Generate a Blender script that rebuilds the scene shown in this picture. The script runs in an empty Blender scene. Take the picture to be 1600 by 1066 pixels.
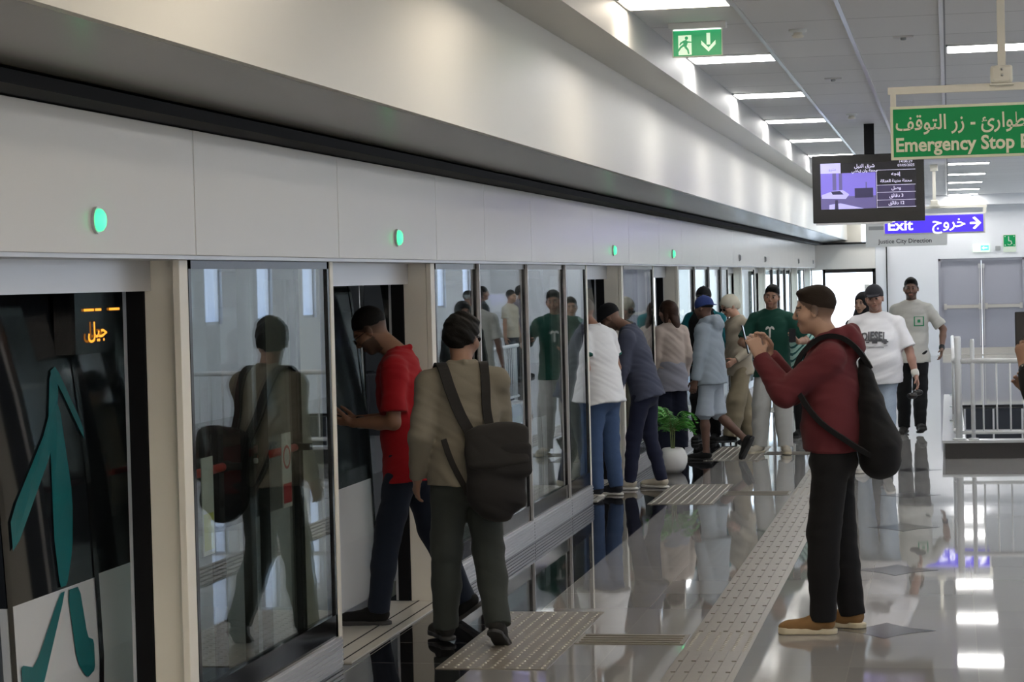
import bpy, bmesh, math, random
import numpy as np
from mathutils import Vector, Matrix
random.seed(5)
SC = bpy.context.scene
COL = SC.collection
PI = math.pi
# ---------------------------------------------------------------- camera
FPX = 3450.0; CAMZ = 1.87
yaw = math.atan(685/FPX); pitch = math.atan(94/FPX); roll = 0.0247
fw = Vector((-math.sin(yaw)*math.cos(pitch), math.cos(yaw)*math.cos(pitch), -math.sin(pitch)))
r0 = Vector((math.cos(yaw), math.sin(yaw), 0)); u0 = r0.cross(fw)
cr = math.cos(roll)*r0 - math.sin(roll)*u0; cu_ = math.sin(roll)*r0 + math.cos(roll)*u0
cam = bpy.data.objects.new('camera', bpy.data.cameras.new('camera')); COL.objects.link(cam)
cam.data.sensor_width = 36; cam.data.lens = 36*FPX/1600; cam.data.clip_end = 500
M = Matrix((cr, cu_, -fw)).transposed().to_4x4(); M.translation = (0, 0, CAMZ)
cam.matrix_world = M
SC.camera = cam
# ---------------------------------------------------------------- world, view
W = bpy.data.worlds.new('sky'); SC.world = W; W.use_nodes = True
nt = W.node_tree; nt.nodes.clear()
wo = nt.nodes.new('ShaderNodeOutputWorld'); bg = nt.nodes.new('ShaderNodeBackground')
tc = nt.nodes.new('ShaderNodeTexCoord'); sx = nt.nodes.new('ShaderNodeSeparateXYZ'); rmp = nt.nodes.new('ShaderNodeValToRGB')
nt.links.new(tc.outputs['Generated'], sx.inputs[0]); nt.links.new(sx.outputs[2], rmp.inputs[0])
rmp.color_ramp.elements[0].position = 0.0; rmp.color_ramp.elements[0].color = (.80, .90, 1, 1)
rmp.color_ramp.elements[1].position = .45; rmp.color_ramp.elements[1].color = (.36, .56, .95, 1)
nt.links.new(rmp.outputs[0], bg.inputs[0]); nt.links.new(bg.outputs[0], wo.inputs[0])
bg.inputs[1].default_value = 1.5
SC.view_settings.view_transform = 'Standard'; SC.view_settings.look = 'None'
SC.view_settings.exposure = 1.35; SC.view_settings.gamma = 1.0; SC.view_settings.use_curve_mapping = False
LAMP = 5.0          # ceiling strip strength
# ---------------------------------------------------------------- materials
MT = {}
def mat(name, col, rough=.5, metal=0, spec=.5, bump=0, bscale=30, emit=None, es=1, coat=0, var=0, vcol=False, bdist=.004, sheen=0):
    m = bpy.data.materials.new(name); m.use_nodes = True; MT[name] = m
    n = m.node_tree; b = n.nodes['Principled BSDF']
    b.inputs['Base Color'].default_value = (*col, 1); b.inputs['Roughness'].default_value = rough
    b.inputs['Metallic'].default_value = metal; b.inputs['Specular IOR Level'].default_value = spec
    b.inputs['Coat Weight'].default_value = coat; b.inputs['Sheen Weight'].default_value = sheen
    if emit and not name.startswith('lamp_'): es *= .45
    if emit: b.inputs['Emission Color'].default_value = (*emit, 1); b.inputs['Emission Strength'].default_value = es
    t = n.nodes.new('ShaderNodeTexCoord'); nz = n.nodes.new('ShaderNodeTexNoise')
    nz.inputs['Scale'].default_value = bscale; nz.inputs['Detail'].default_value = 4
    n.links.new(t.outputs['Object'], nz.inputs['Vector'])
    if vcol:
        a = n.nodes.new('ShaderNodeAttribute'); a.attribute_name = 'Col'; n.links.new(a.outputs['Color'], b.inputs['Base Color'])
    elif var:
        mx = n.nodes.new('ShaderNodeMix'); mx.data_type = 'RGBA'
        mx.inputs[6].default_value = (*[c*(1-var) for c in col], 1); mx.inputs[7].default_value = (*[min(1, c*(1+var)) for c in col], 1)
        n.links.new(nz.outputs['Fac'], mx.inputs[0]); n.links.new(mx.outputs[2], b.inputs['Base Color'])
    if bump:
        bp = n.nodes.new('ShaderNodeBump'); bp.inputs['Strength'].default_value = bump; bp.inputs['Distance'].default_value = bdist
        n.links.new(nz.outputs['Fac'], bp.inputs['Height']); n.links.new(bp.outputs['Normal'], b.inputs['Normal'])
    return m
def glass(name, tint, amt=1.0, base=.04):
    """thin architectural glass: Schlick reflection over a tinted clear pane"""
    m = bpy.data.materials.new(name); m.use_nodes = True; MT[name] = m
    n = m.node_tree; n.nodes.clear()
    o = n.nodes.new('ShaderNodeOutputMaterial'); mx = n.nodes.new('ShaderNodeMixShader')
    tr = n.nodes.new('ShaderNodeBsdfTransparent'); gl = n.nodes.new('ShaderNodeBsdfGlossy')
    tr.inputs[0].default_value = (*tint, 1); gl.inputs['Roughness'].default_value = 0.0; gl.inputs[0].default_value = (.93, .96, 1, 1)
    g = n.nodes.new('ShaderNodeNewGeometry'); d = n.nodes.new('ShaderNodeVectorMath'); d.operation = 'DOT_PRODUCT'
    n.links.new(g.outputs['Incoming'], d.inputs[0]); n.links.new(g.outputs['Normal'], d.inputs[1])
    def mth(op, a, b=None):
        q = n.nodes.new('ShaderNodeMath'); q.operation = op
        for i, v in enumerate((a, b)):
            if v is None: continue
            if isinstance(v, (int, float)): q.inputs[i].default_value = v
            else: n.links.new(v, q.inputs[i])
        return q.outputs[0]
    c = mth('ABSOLUTE', d.outputs['Value']); c = mth('SUBTRACT', 1, c); c = mth('POWER', c, 5); c = mth('MULTIPLY', c, .96*amt); c = mth('ADD', c, base)
    n.links.new(c, mx.inputs[0]); n.links.new(tr.outputs[0], mx.inputs[1]); n.links.new(gl.outputs[0], mx.inputs[2]); n.links.new(mx.outputs[0], o.inputs[0])
    return m
mat('panel_cream', (.74, .72, .68), .22, spec=.5, bump=.03, bscale=1.5, bdist=.05)
mat('panel_white', (.72, .72, .72), .28)
mat('bulkhead', (.58, .56, .50), .20, spec=.6, bump=.06, bscale=1.2, bdist=.04)
mat('cove_grey', (.46, .46, .45), .5)
mat('soffit', (.15, .145, .12), .22)
mat('black_rubber', (.006, .006, .007), .7, spec=.2)
mat('black_gloss', (.008, .008, .009), .12)
mat('white_wall', (.78, .79, .82), .45)
mat('ceiling_tile', (.70, .70, .71), .55)
mat('aluminium', (.62, .62, .63), .32, .6)
mat('frame_white', (.88, .84, .74), .35)
mat('steel', (.62, .61, .58), .28, .9)
mat('lamp_strip', (1, 1, 1), .5, emit=(1, .98, .95), es=LAMP*1.65)
mat('lamp_warm', (1, 1, 1), .5, emit=(1, .87, .70), es=LAMP*1.3)
mat('lamp_rear', (1, 1, 1), .5, emit=(1, .87, .70), es=LAMP*3)
mat('green_lamp', (.1, .9, .4), .3, emit=(.06, 1, .32), es=1.5)
mat('grey_lamp', (.35, .36, .36), .4)
mat('sign_green', (.004, .30, .09), .5, spec=.25)
mat('sign_cream', (.74, .76, .58), .45)
mat('sign_steel', (.70, .68, .60), .45)
mat('sign_blue', (.07, .03, .75), .3, emit=(.08, .04, .9), es=.5)
mat('sign_white_lit', (1, 1, 1), .3, emit=(1, 1, 1), es=1.3)
mat('exit_green_lit', (.0, .25, .08), .3, emit=(.0, .35, .12), es=.5)
mat('exit_pale_lit', (.75, .9, .7), .3, emit=(.7, .95, .7), es=.55)
mat('exit_dim_green', (.0, .22, .08), .4)
mat('exit_dim_pale', (.70, .78, .66), .4)
mat('white_paint', (.75, .76, .76), .3)
mat('text_dark', (.06, .06, .07), .5)
mat('door_grey', (.36, .36, .41), .4)
mat('granite_black', (.018, .018, .02), .18, var=.3, bscale=90)
mat('kerb_top', (.45, .46, .46), .25)
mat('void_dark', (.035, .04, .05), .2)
mat('tactile', (.20, .18, .15), .35, var=.12, bscale=20)
mat('stud_metal', (.42, .40, .35), .38, .5)
mat('threshold', (.50, .48, .43), .35, var=.06, bscale=8)
mat('diamond', (.07, .07, .072), .12)
mat('train_white', (.62, .64, .66), .3)
mat('train_black', (.007, .007, .008), .14)
mat('train_glass', (.012, .014, .017), .06)
mat('train_teal', (.003, .135, .15), .3)
mat('led_orange', (.1, .03, 0), .5, emit=(1, .33, .03), es=1.6)
mat('train_lamp', (1, 1, 1), .5, emit=(.9, .95, 1), es=2.0)
mat('train_floor', (.25, .25, .26), .4)
mat('push_red', (.62, .045, .03), .35)
mat('label_white', (.62, .62, .58), .5)
mat('label_red', (.5, .03, .04), .5)
mat('label_yellow', (.55, .55, .12), .5)
mat('tv_black', (.010, .010, .011), .25)
mat('pot_white', (.74, .73, .70), .35)
mat('leaf', (.07, .30, .04), .45, var=.5, bscale=14)
mat('stem', (.16, .20, .07), .6)
mat('soil', (.10, .07, .045), .9)
mat('concrete', (.42, .42, .40), .8, var=.1, bscale=3)
glass('pane_glass', (.82, .86, .84), .85, .12)
glass('clear_glass', (.92, .94, .95), .8)
# screen picture colours
for nm, c, e in (('scr_sky', (.20, .16, .62), .75), ('scr_ground', (.13, .11, .28), .6), ('scr_light', (.45, .42, .85), .8), ('scr_dark', (.04, .035, .09), .5),
                 ('scr_row', (.05, .04, .10), .5), ('scr_text', (.75, .72, .95), .9), ('scr_logo', (.5, .48, .9), .85), ('scr_black', (.012, .012, .016), .2)):
    mat(nm, c, .3, emit=c, es=e*.55)
# ---------------------------------------------------------------- object helpers
def tag(o, label=None, cat=None, group=None, kind=None):
    if label: o['label'] = label
    if cat: o['category'] = cat
    if group: o['group'] = group
    if kind: o['kind'] = kind
    return o
def empty(name, loc=(0, 0, 0), rz=0, label=None, cat=None, group=None):
    o = bpy.data.objects.new(name, None); COL.objects.link(o); o.empty_display_size = .1
    o.location = loc; o.rotation_euler = (0, 0, rz); tag(o, label, cat, group); return o
class MB:
    """collects shapes and links them as ONE mesh object"""
    def __init__(s): s.v = []; s.f = []; s.m = []; s.mats = []; s.sm = []
    def _mi(s, m):
        if m not in s.mats: s.mats.append(m)
        return s.mats.index(m)
    def poly(s, vs, fs, m='', smooth=False):
        b = len(s.v); s.v += [tuple(v) for v in vs]; mi = s._mi(m)
        for f in fs: s.f.append(tuple(b+i for i in f)); s.m.append(mi); s.sm.append(smooth)
        return s
    def box(s, x0, x1, y0, y1, z0, z1, m='', bev=0):
        x0, x1 = min(x0, x1), max(x0, x1); y0, y1 = min(y0, y1), max(y0, y1); z0, z1 = min(z0, z1), max(z0, z1)
        if bev:
            bm = bmesh.new(); bmesh.ops.create_cube(bm, size=1)
            for v in bm.verts: v.co = ((x0+x1)/2+v.co.x*(x1-x0), (y0+y1)/2+v.co.y*(y1-y0), (z0+z1)/2+v.co.z*(z1-z0))
            bmesh.ops.bevel(bm, geom=bm.edges[:], offset=bev, segments=2, profile=.5, affect='EDGES')
            bm.verts.index_update(); s.poly([v.co[:] for v in bm.verts], [[v.index for v in f.verts] for f in bm.faces], m); bm.free(); return s
        vs = [(x, y, z) for z in (z0, z1) for y in (y0, y1) for x in (x0, x1)]
        return s.poly(vs, [(0, 2, 3, 1), (4, 5, 7, 6), (0, 1, 5, 4), (2, 6, 7, 3), (1, 3, 7, 5), (0, 4, 6, 2)], m)
    def tube(s, pts, r, m='', n=12, smooth=True):
        pts = [Vector(p) for p in pts]; rs = r if isinstance(r, (list, tuple)) else [r]*len(pts)
        vs = []; ref = None
        for i, p in enumerate(pts):
            d = (pts[min(i+1, len(pts)-1)]-pts[max(i-1, 0)]).normalized()
            if ref is None: ref = Vector((0, 0, 1)) if abs(d.z) < .9 else Vector((1, 0, 0))
            a = d.cross(ref).normalized(); b = a.cross(d).normalized(); ref = b
            for k in range(n):
                t = 2*PI*k/n; vs.append(p+(a*math.cos(t)+b*math.sin(t))*rs[i])
        fs = [(i*n+k, i*n+(k+1) % n, (i+1)*n+(k+1) % n, (i+1)*n+k) for i in range(len(pts)-1) for k in range(n)]
        fs += [tuple(range(n))[::-1], tuple((len(pts)-1)*n+k for k in range(n))]
        return s.poly(vs, fs, m, smooth)
    def lathe(s, prof, c=(0, 0, 0), m='', n=32, smooth=True):
        vs = []
        for r, z in prof:
            for k in range(n): vs.append((c[0]+r*math.cos(2*PI*k/n), c[1]+r*math.sin(2*PI*k/n), c[2]+z))
        fs = [(i*n+k, i*n+(k+1) % n, (i+1)*n+(k+1) % n, (i+1)*n+k) for i in range(len(prof)-1) for k in range(n)]
        fs += [tuple(range(n))[::-1], tuple((len(prof)-1)*n+k for k in range(n))]
        return s.poly(vs, fs, m, smooth)
    def prism(s, pts, off, m=''):
        """pts: planar polygon in 3-D, extruded by vector off"""
        n = len(pts); off = Vector(off); vs = [Vector(p) for p in pts]+[Vector(p)+off for p in pts]
        return s.poly(vs, [tuple(range(n))[::-1], tuple(range(n, 2*n))]+[(i, (i+1) % n, n+(i+1) % n, n+i) for i in range(n)], m)
    def build(s, name, m=None, parent=None):
        m = m if (m is None or isinstance(m, str)) else m.name
        me = bpy.data.meshes.new(name); me.from_pydata(s.v, [], s.f); me.update()
        for k in s.mats: me.materials.append(MT[k if k else m] if (k or m) else None)
        me.polygons.foreach_set('material_index', s.m); me.polygons.foreach_set('use_smooth', s.sm)
        bm = bmesh.new(); bm.from_mesh(me); bmesh.ops.recalc_face_normals(bm, faces=bm.faces[:]); bm.to_mesh(me); bm.free()
        o = bpy.data.objects.new(name, me); COL.objects.link(o)
        if parent: o.parent = parent
        return o
def struct(o): o['kind'] = 'structure'; return o
def B(name, m, parent, *b, bev=0):
    return MB().box(*b, m, bev).build(name, None, parent)
# text -> mesh data (each glyph filled on its own so joined Arabic letters do not cancel out)
def text_geo(s, size=1, bold=0, res=3):
    def geo(t):
        cu = bpy.data.curves.new('t', 'FONT'); cu.body = t; cu.size = size; cu.resolution_u = res; cu.offset = bold
        o = bpy.data.objects.new('t', cu); COL.objects.link(o)
        dg = bpy.context.evaluated_depsgraph_get(); me = bpy.data.meshes.new_from_object(o.evaluated_get(dg))
        v = [tuple(q.co) for q in me.vertices]; f = [tuple(p.vertices) for p in me.polygons]
        bpy.data.objects.remove(o); bpy.data.curves.remove(cu); bpy.data.meshes.remove(me); return v, f
    bar = geo('|')[0]; bx = max(v[0] for v in bar)
    V = []; F = []; w = 0
    for i, ch in enumerate(s):
        x = max(v[0] for v in geo(s[:i]+'|')[0])-bx
        if ch == ' ': continue
        v, f = geo(ch); b = len(V)
        V += [(a[0]+x, a[1], (i % 3)*.0004) for a in v]; F += [tuple(b+k for k in q) for q in f]
    xs = [v[0] for v in V]; w = max(xs); 
    return V, F, min(xs), w
def text(mb, s, m, org, ux, uy, height=None, width=None, bold=0, depth=.002, align='l', size=1):
    """lay a line of text on a plane: org bottom-left (or centre), ux/uy unit vectors"""
    V, F, x0, x1 = text_geo(s, 1, bold)
    sy = height if height else 1; sxx = (width/(x1-x0)) if width else sy
    if not height: sy = sxx
    org = Vector(org); ux = Vector(ux); uy = Vector(uy); nn = ux.cross(uy)
    off = {'l': x0, 'c': (x0+x1)/2, 'r': x1}[align]
    P = [org+ux*((v[0]-off)*sxx)+uy*(v[1]*sy)+nn*(depth+v[2]) for v in V]
    mb.poly(P, F, m)
# ================================================================ SETTING
XG = -2.98          # glass plane of the screen doors
XH = -2.89          # header face
YEND = 49.3
XR = 4.3            # right wall
YB = -6.0
def floor_material():
    m = mat('floor_tile', (.2, .2, .2), .03, spec=.5); n = m.node_tree; b = n.nodes['Principled BSDF']
    geo = n.nodes.new('ShaderNodeNewGeometry'); s = n.nodes.new('ShaderNodeSeparateXYZ'); n.links.new(geo.outputs['Position'], s.inputs[0])
    def mth(op, a, c=None, d=None):
        q = n.nodes.new('ShaderNodeMath'); q.operation = op
        for i, v in enumerate((a, c, d)):
            if v is None: continue
            if isinstance(v, (int, float)): q.inputs[i].default_value = v
            else: n.links.new(v, q.inputs[i])
        return q.outputs[0]
    gx = mth('DIVIDE', mth('ADD', s.outputs[0], 2.30+60), .6); gy = mth('DIVIDE', mth('ADD', s.outputs[1], .28+60), .6)
    fx = mth('ABSOLUTE', mth('SUBTRACT', mth('FRACT', gx), .5)); fy = mth('ABSOLUTE', mth('SUBTRACT', mth('FRACT', gy), .5))
    jx = mth('GREATER_THAN', fx, .4955); jy = mth('GREATER_THAN', fy, .4955); j = mth('MAXIMUM', jx, jy)
    dark = mth('LESS_THAN', s.outputs[0], -2.30)
    cb = n.nodes.new('ShaderNodeCombineXYZ'); n.links.new(mth('FLOOR', gx), cb.inputs[0]); n.links.new(mth('FLOOR', gy), cb.inputs[1])
    wn = n.nodes.new('ShaderNodeTexWhiteNoise'); n.links.new(cb.outputs[0], wn.inputs['Vector'])
    nz = n.nodes.new('ShaderNodeTexNoise'); nz.inputs['Scale'].default_value = 1.3; n.links.new(geo.outputs['Position'], nz.inputs['Vector'])
    def mixc(f, a, c):
        q = n.nodes.new('ShaderNodeMix'); q.data_type = 'RGBA'; n.links.new(f, q.inputs[0])
        for i, v in ((6, a), (7, c)):
            if isinstance(v, tuple): q.inputs[i].default_value = (*v, 1)
            else: n.links.new(v, q.inputs[i])
        return q.outputs[2]
    g = mixc(wn.outputs['Value'], (.26, .257, .25), (.31, .306, .298))
    dk = mixc(wn.outputs['Value'], (.006, .006, .007), (.014, .014, .016))
    c = mixc(dark, g, dk)
    # pale tile field along the stair
    c = mixc(j, c, (.30, .29, .27)) if False else mixc(mth('MULTIPLY', j, .8), c, (.34, .33, .31))
    n.links.new(c, b.inputs['Base Color'])
    bp = n.nodes.new('ShaderNodeBump'); bp.inputs['Strength'].default_value = .18; bp.inputs['Distance'].default_value = .0012
    wv = n.nodes.new('ShaderNodeTexNoise'); wv.inputs['Scale'].default_value = 2.2; wv.inputs['Detail'].default_value = 1; n.links.new(geo.outputs['Position'], wv.inputs['Vector'])
    n.links.new(wv.outputs['Fac'], bp.inputs['Height']); n.links.new(bp.outputs['Normal'], b.inputs['Normal'])
    return m
floor_material()
VX0, VX1, VY0, VY1 = .06, 3.2, 22.45, 30.6      # stair opening
fl = MB()
fl.box(-3.30, VX0, YB, YEND, -.25, 0); fl.box(VX0, XR, YB, VY0, -.25, 0); fl.box(VX0, XR, VY1, YEND, -.25, 0); fl.box(VX1, XR, VY0, VY1, -.25, 0)
struct(fl.build('floor', 'floor_tile'))
# ceiling with tile joints
ZC = 3.50
def streaks():
    m = MT['bulkhead']; n = m.node_tree; b = n.nodes['Principled BSDF']; b.inputs['Anisotropic'].default_value = .85; b.inputs['Roughness'].default_value = .33
    t = n.nodes.new('ShaderNodeTangent'); t.direction_type = 'RADIAL'; t.axis = 'Z'; n.links.new(t.outputs[0], b.inputs['Tangent']); b.inputs['Anisotropic Rotation'].default_value = .25
streaks()
def ceil_mat():
    m = MT['ceiling_tile']; n = m.node_tree; b = n.nodes['Principled BSDF']
    geo = n.nodes.new('ShaderNodeNewGeometry'); br = n.nodes.new('ShaderNodeTexBrick')
    br.offset = 0; br.inputs['Scale'].default_value = 1; br.inputs['Brick Width'].default_value = 50; br.inputs['Row Height'].default_value = 1.2
    br.inputs['Mortar Size'].default_value = .006; br.inputs['Color1'].default_value = (.80, .80, .81, 1); br.inputs['Color2'].default_value = (.77, .77, .78, 1)
    br.inputs['Mortar'].default_value = (.25, .25, .26, 1); n.links.new(geo.outputs['Position'], br.inputs['Vector']); n.links.new(br.outputs['Color'], b.inputs['Base Color'])
ceil_mat()
struct(MB().box(-1.88, XR, YB, YEND, ZC, ZC+.2).build('ceiling', 'ceiling_tile'))
# bulkhead above the doors: lower face, step, upper wall
bk = MB()
XBK, ZB0, ZB1, XS = -2.185, 2.585, 3.27, -1.88
bk.poly([(XBK, YB, ZB0), (XBK, YEND, ZB0), (XBK, YEND, ZB1), (XBK, YB, ZB1)], [(0, 1, 2, 3)], 'bulkhead')
bk.poly([(XBK, YB, ZB1), (XBK, YEND, ZB1), (XS, YEND, ZB1), (XS, YB, ZB1)], [(0, 1, 2, 3)], 'bulkhead')
bk.poly([(XS, YB, ZB1), (XS, YEND, ZB1), (XS, YEND, ZC+.2), (XS, YB, ZC+.2)], [(0, 1, 2, 3)], 'cove_grey')
bk.poly([(XBK, YB, ZB0), (XBK, YEND, ZB0), (XBK-.02, YEND, ZB0-.004), (XBK-.02, YB, ZB0-.004)], [(0, 1, 2, 3)], 'bulkhead')
bk.poly([(XBK-.02, YB, ZB0-.004), (XBK-.02, YEND, ZB0-.004), (-2.72, YEND, 2.545), (-2.72, YB, 2.545)], [(0, 1, 2, 3)], 'soffit')
bk.poly([(-3.2, YB, ZC+.2), (-3.2, YEND, ZC+.2), (XS, YEND, ZC+.2), (XS, YB, ZC+.2)], [(0, 1, 2, 3)], 'soffit')
for k in range(int((YEND-YB)/1.2)):      # fine panel joints on soffit and bulkhead face
    y = YB+.45+k*1.2
    bk.box(-2.71, XBK-.03, y, y+.006, 2.54, 2.5475 if False else 2.546, 'black_rubber') if False else None
struct(bk.build('wall_left'))
sl = MB().poly([(-2.72, YB, 2.545), (-2.72, YEND, 2.545), (-2.80, YEND, 2.60), (-2.80, YB, 2.60)], [(0, 1, 2, 3)], 'black_rubber')
sl.box(-3.3, -2.80, YB, YEND, 2.56, 2.62, 'black_rubber'); sl.box(-3.16, -2.84, YB, YEND, 2.495, 2.56, 'black_rubber'); sl.box(-2.86, -2.72, YB, YEND, 2.492, 2.535, 'black_rubber')
struct(sl.build('trim_1'))
# end wall: white wall with double door, boxed header and bright window on the left
ew = MB()
DX0, DX1, DZ = -.23, 1.62, 2.115
ew.box(-1.36, DX0, YEND, YEND+.25, -.2, ZC+.2); ew.box(DX1, XR+.2, YEND, YEND+.25, -.2, ZC+.2); ew.box(DX0, DX1, YEND, YEND+.25, DZ, ZC+.2)
ew.box(-1.5, XR, YEND-.35, YEND, 3.27, ZC+.05)
struct(ew.build('wall_back', 'white_wall'))
e2 = MB(); WX0, WX1, WZ1 = -2.72, -1.60, 1.90
e2.box(-1.58, -1.345, YEND-.1, YEND+.1, 0, 2.50, 'white_wall'); e2.box(-3.1, -1.585, YEND-.1, YEND+.1, 1.93, 2.50, 'panel_cream')
e2.box(-3.4, XS, YEND-.05, YEND+.2, 2.5, ZC+.3, 'bulkhead')
struct(e2.build('wall_end'))
t2 = MB().box(-1.35, -1.325, YEND-.14, YEND-.1, 0, 2.53, 'black_gloss').box(-2.9, -1.325, YEND-.16, YEND-.1, 2.49, 2.535, 'black_gloss')
struct(t2.build('trim_2'))
w = MB().box(WX0-.02, WX0+.04, YEND-.12, YEND, 0, 1.95).box(WX1-.05, WX1+.02, YEND-.12, YEND, 0, 1.95).box(WX0, WX1, YEND-.12, YEND, 1.87, 1.95).box(WX0, WX1, YEND-.12, YEND, 0, .08)
wf = struct(w.build('window_1', 'black_gloss'))
B('pane', 'clear_glass', wf, WX0+.04, WX1-.05, YEND-.06, YEND-.05, .08, 1.87)
B('notice', 'label_white', wf, -1.83, -1.72, YEND-.075, YEND-.062, 1.38, 1.60)
B('notice_band', 'label_red', wf, -1.83, -1.72, YEND-.079, YEND-.076, 1.36, 1.42)
# double door in the end wall
dr = MB().box(DX0, DX0+.05, YEND+.02, YEND+.2, 0, DZ).box(DX1-.05, DX1, YEND+.02, YEND+.2, 0, DZ).box(DX0, DX1, YEND+.02, YEND+.2, DZ-.05, DZ)
d1 = struct(dr.build('door_1', 'door_grey'))
for s_, a, b in ((0, DX0+.05, .692), (1, .698, DX1-.05)):
    lf = B('leaf', 'door_grey', d1, a, b, YEND+.08, YEND+.13, .01, DZ-.05)
    B('kick_plate', 'steel', lf, a+.01, b-.01, YEND+.065, YEND+.08, .02, .16)
    pb = MB().box(a+.06, b-.02, YEND-.01, YEND+.03, 1.03, 1.10).box(a+.06, a+.12, YEND-.0, YEND+.08, 1.0, 1.13).box(b-.07, b-.01, YEND-.0, YEND+.08, 1.0, 1.13)
    pb.build('push_bar', 'steel', lf)
    xx = b-.05 if s_ == 0 else a+.03
    MB().box(xx, xx+.02, YEND+.05, YEND+.08, .2, DZ-.15).box(xx-.015, xx+.035, YEND+.03, YEND+.08, DZ-.22, DZ-.12).build('latch_rod', 'aluminium', lf)
struct(B('door_sunlight_strip', 'steel', None, DX0-.05, DX1+.05, YEND-.02, YEND+.06, 0, .018))  # bright steel strip stands in for sunlight showing under the double door
# right wall with tall narrow windows
rw = MB(); wz0, wz1 = 1.35, 3.1
ys = [YB]; opens = []
y = -4.0
while y < YEND-1.5:
    opens.append((y, y+.75)); y += 2.4
prev = YB
for a, b in opens:
    rw.box(XR, XR+.3, prev, a, -.2, ZC+.2); rw.box(XR, XR+.3, a, b, -.2, wz0); rw.box(XR, XR+.3, a, b, wz1, ZC+.2); prev = b
rw.box(XR, XR+.3, prev, YEND+.2, -.2, ZC+.2)
struct(rw.build('wall_right', 'white_wall'))
for i, (a, b) in enumerate(opens):
    o = MB().box(XR+.05, XR+.1, a, a+.04, wz0, wz1).box(XR+.05, XR+.1, b-.04, b, wz0, wz1).box(XR+.05, XR+.1, a, b, wz0, wz0+.04).box(XR+.05, XR+.1, a, b, wz1-.04, wz1).build('window_%d' % (i+2), 'aluminium'); struct(o)
struct(B('wall_rear', 'white_wall', None, -3.3, XR+.3, YB-.25, YB, -.2, ZC+.3))
# stair opening: inner walls, kerb, lower floor
vd = MB()
vd.box(VX0-.02, VX0, VY0, VY1, -3, -.02, 'white_wall'); vd.box(VX1, VX1+.02, VY0, VY1, -3, -.02, 'white_wall')
vd.box(VX0, VX1, VY0-.02, VY0, -3, -.02, 'white_wall')
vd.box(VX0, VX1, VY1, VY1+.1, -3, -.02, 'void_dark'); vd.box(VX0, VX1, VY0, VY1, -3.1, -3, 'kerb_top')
struct(vd.build('wall_stairwell'))
vm = bpy.data.objects['wall_stairwell']; vo = (VX0, VY1-.08, 0)
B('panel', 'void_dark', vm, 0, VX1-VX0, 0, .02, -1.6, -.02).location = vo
g = MB().box(0, VX1-VX0, -.03, 0, -.33, -.30)
for k in range(9): g.box(.1+k*.38, .125+k*.38, -.03, 0, -1.6, -.02)
g.build('bar', 'white_paint', vm).location = vo
kb = empty('stair_kerb', (-.07, 22.27, 0), 0, 'low black granite kerb with pale top around the stair opening, under the white railing', 'kerb')
MB().box(0, 3.4, 0, .16, 0, .155).box(0, .05 + .1, .16, 8.3, 0, .155).box(0, 3.4, 8.3, 8.46, 0, .03).build('kerb_stone', 'granite_black', kb)
MB().box(-.03, 3.43, -.03, .22, .155, .18).box(-.03, .2, .22, 8.3, .155, .18).build('kerb_coping', 'kerb_top', kb)
# ================================================================ FLOOR INLAYS
for i, yy in enumerate((9.22, 11.61, 13.98, 16.33, 18.68, 21.05)):
    mb = MB(); n = 24; vs = []
    for k in range(4):
        a0, a1 = k*PI/2, (k+1)*PI/2; p0 = Vector((math.cos(a0), math.sin(a0)))*.26; p1 = Vector((math.cos(a1), math.sin(a1)))*.26
        for j in range(6):
            t = j/6; q = p0.lerp(p1, t); q *= 1-.16*math.sin(PI*t); vs.append((q.x, q.y, .0005))
    mb.prism(vs, (0, 0, .001)); o = mb.build('floor_inlay', 'diamond'); o.location = (-.36, yy, 0)
    if i == 0: o.location.y = 9.22
    tag(o, ['dark diamond floor inlay, nearest one, mostly below the frame edge', 'dark diamond floor inlay just right of the tan trainers', 'dark diamond floor inlay, second beyond the tan trainers', 'dark diamond floor inlay, third beyond the tan trainers', 'dark diamond floor inlay closest in front of the man in the black cap and jeans', 'dark diamond floor inlay under the walking man in light jeans'][i], 'floor inlay', 'dark diamond inlays in a row along the floor')
def dome(mb, x, y, r=.011, h=.006, m='stud_metal', z=.006):
    n = 8; vs = []
    for rr, zz in ((r, 0), (r*.8, h*.7), (r*.3, h)):
        for k in range(n): vs.append((x+rr*math.cos(2*PI*k/n), y+rr*math.sin(2*PI*k/n), z+zz))
    fs = [(i*n+k, i*n+(k+1) % n, (i+1)*n+(k+1) % n, (i+1)*n+k) for i in range(2) for k in range(n)]+[tuple(2*n+k for k in range(n))]
    mb.poly(vs, fs, m, True)
DOORC = [7.38, 11.63, 19.27, 23.5, 31.3, 35.5, 43.3, 47.5]
dn = ['nearest the camera', 'beside the man in the red polo', 'before the man in the white polo and jeans', 'beside the white plant pot', 'beyond the plant pot, first closed door', 'beyond the plant pot, second closed door', 'in front of the farthest but one door', 'in front of the farthest door']
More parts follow.
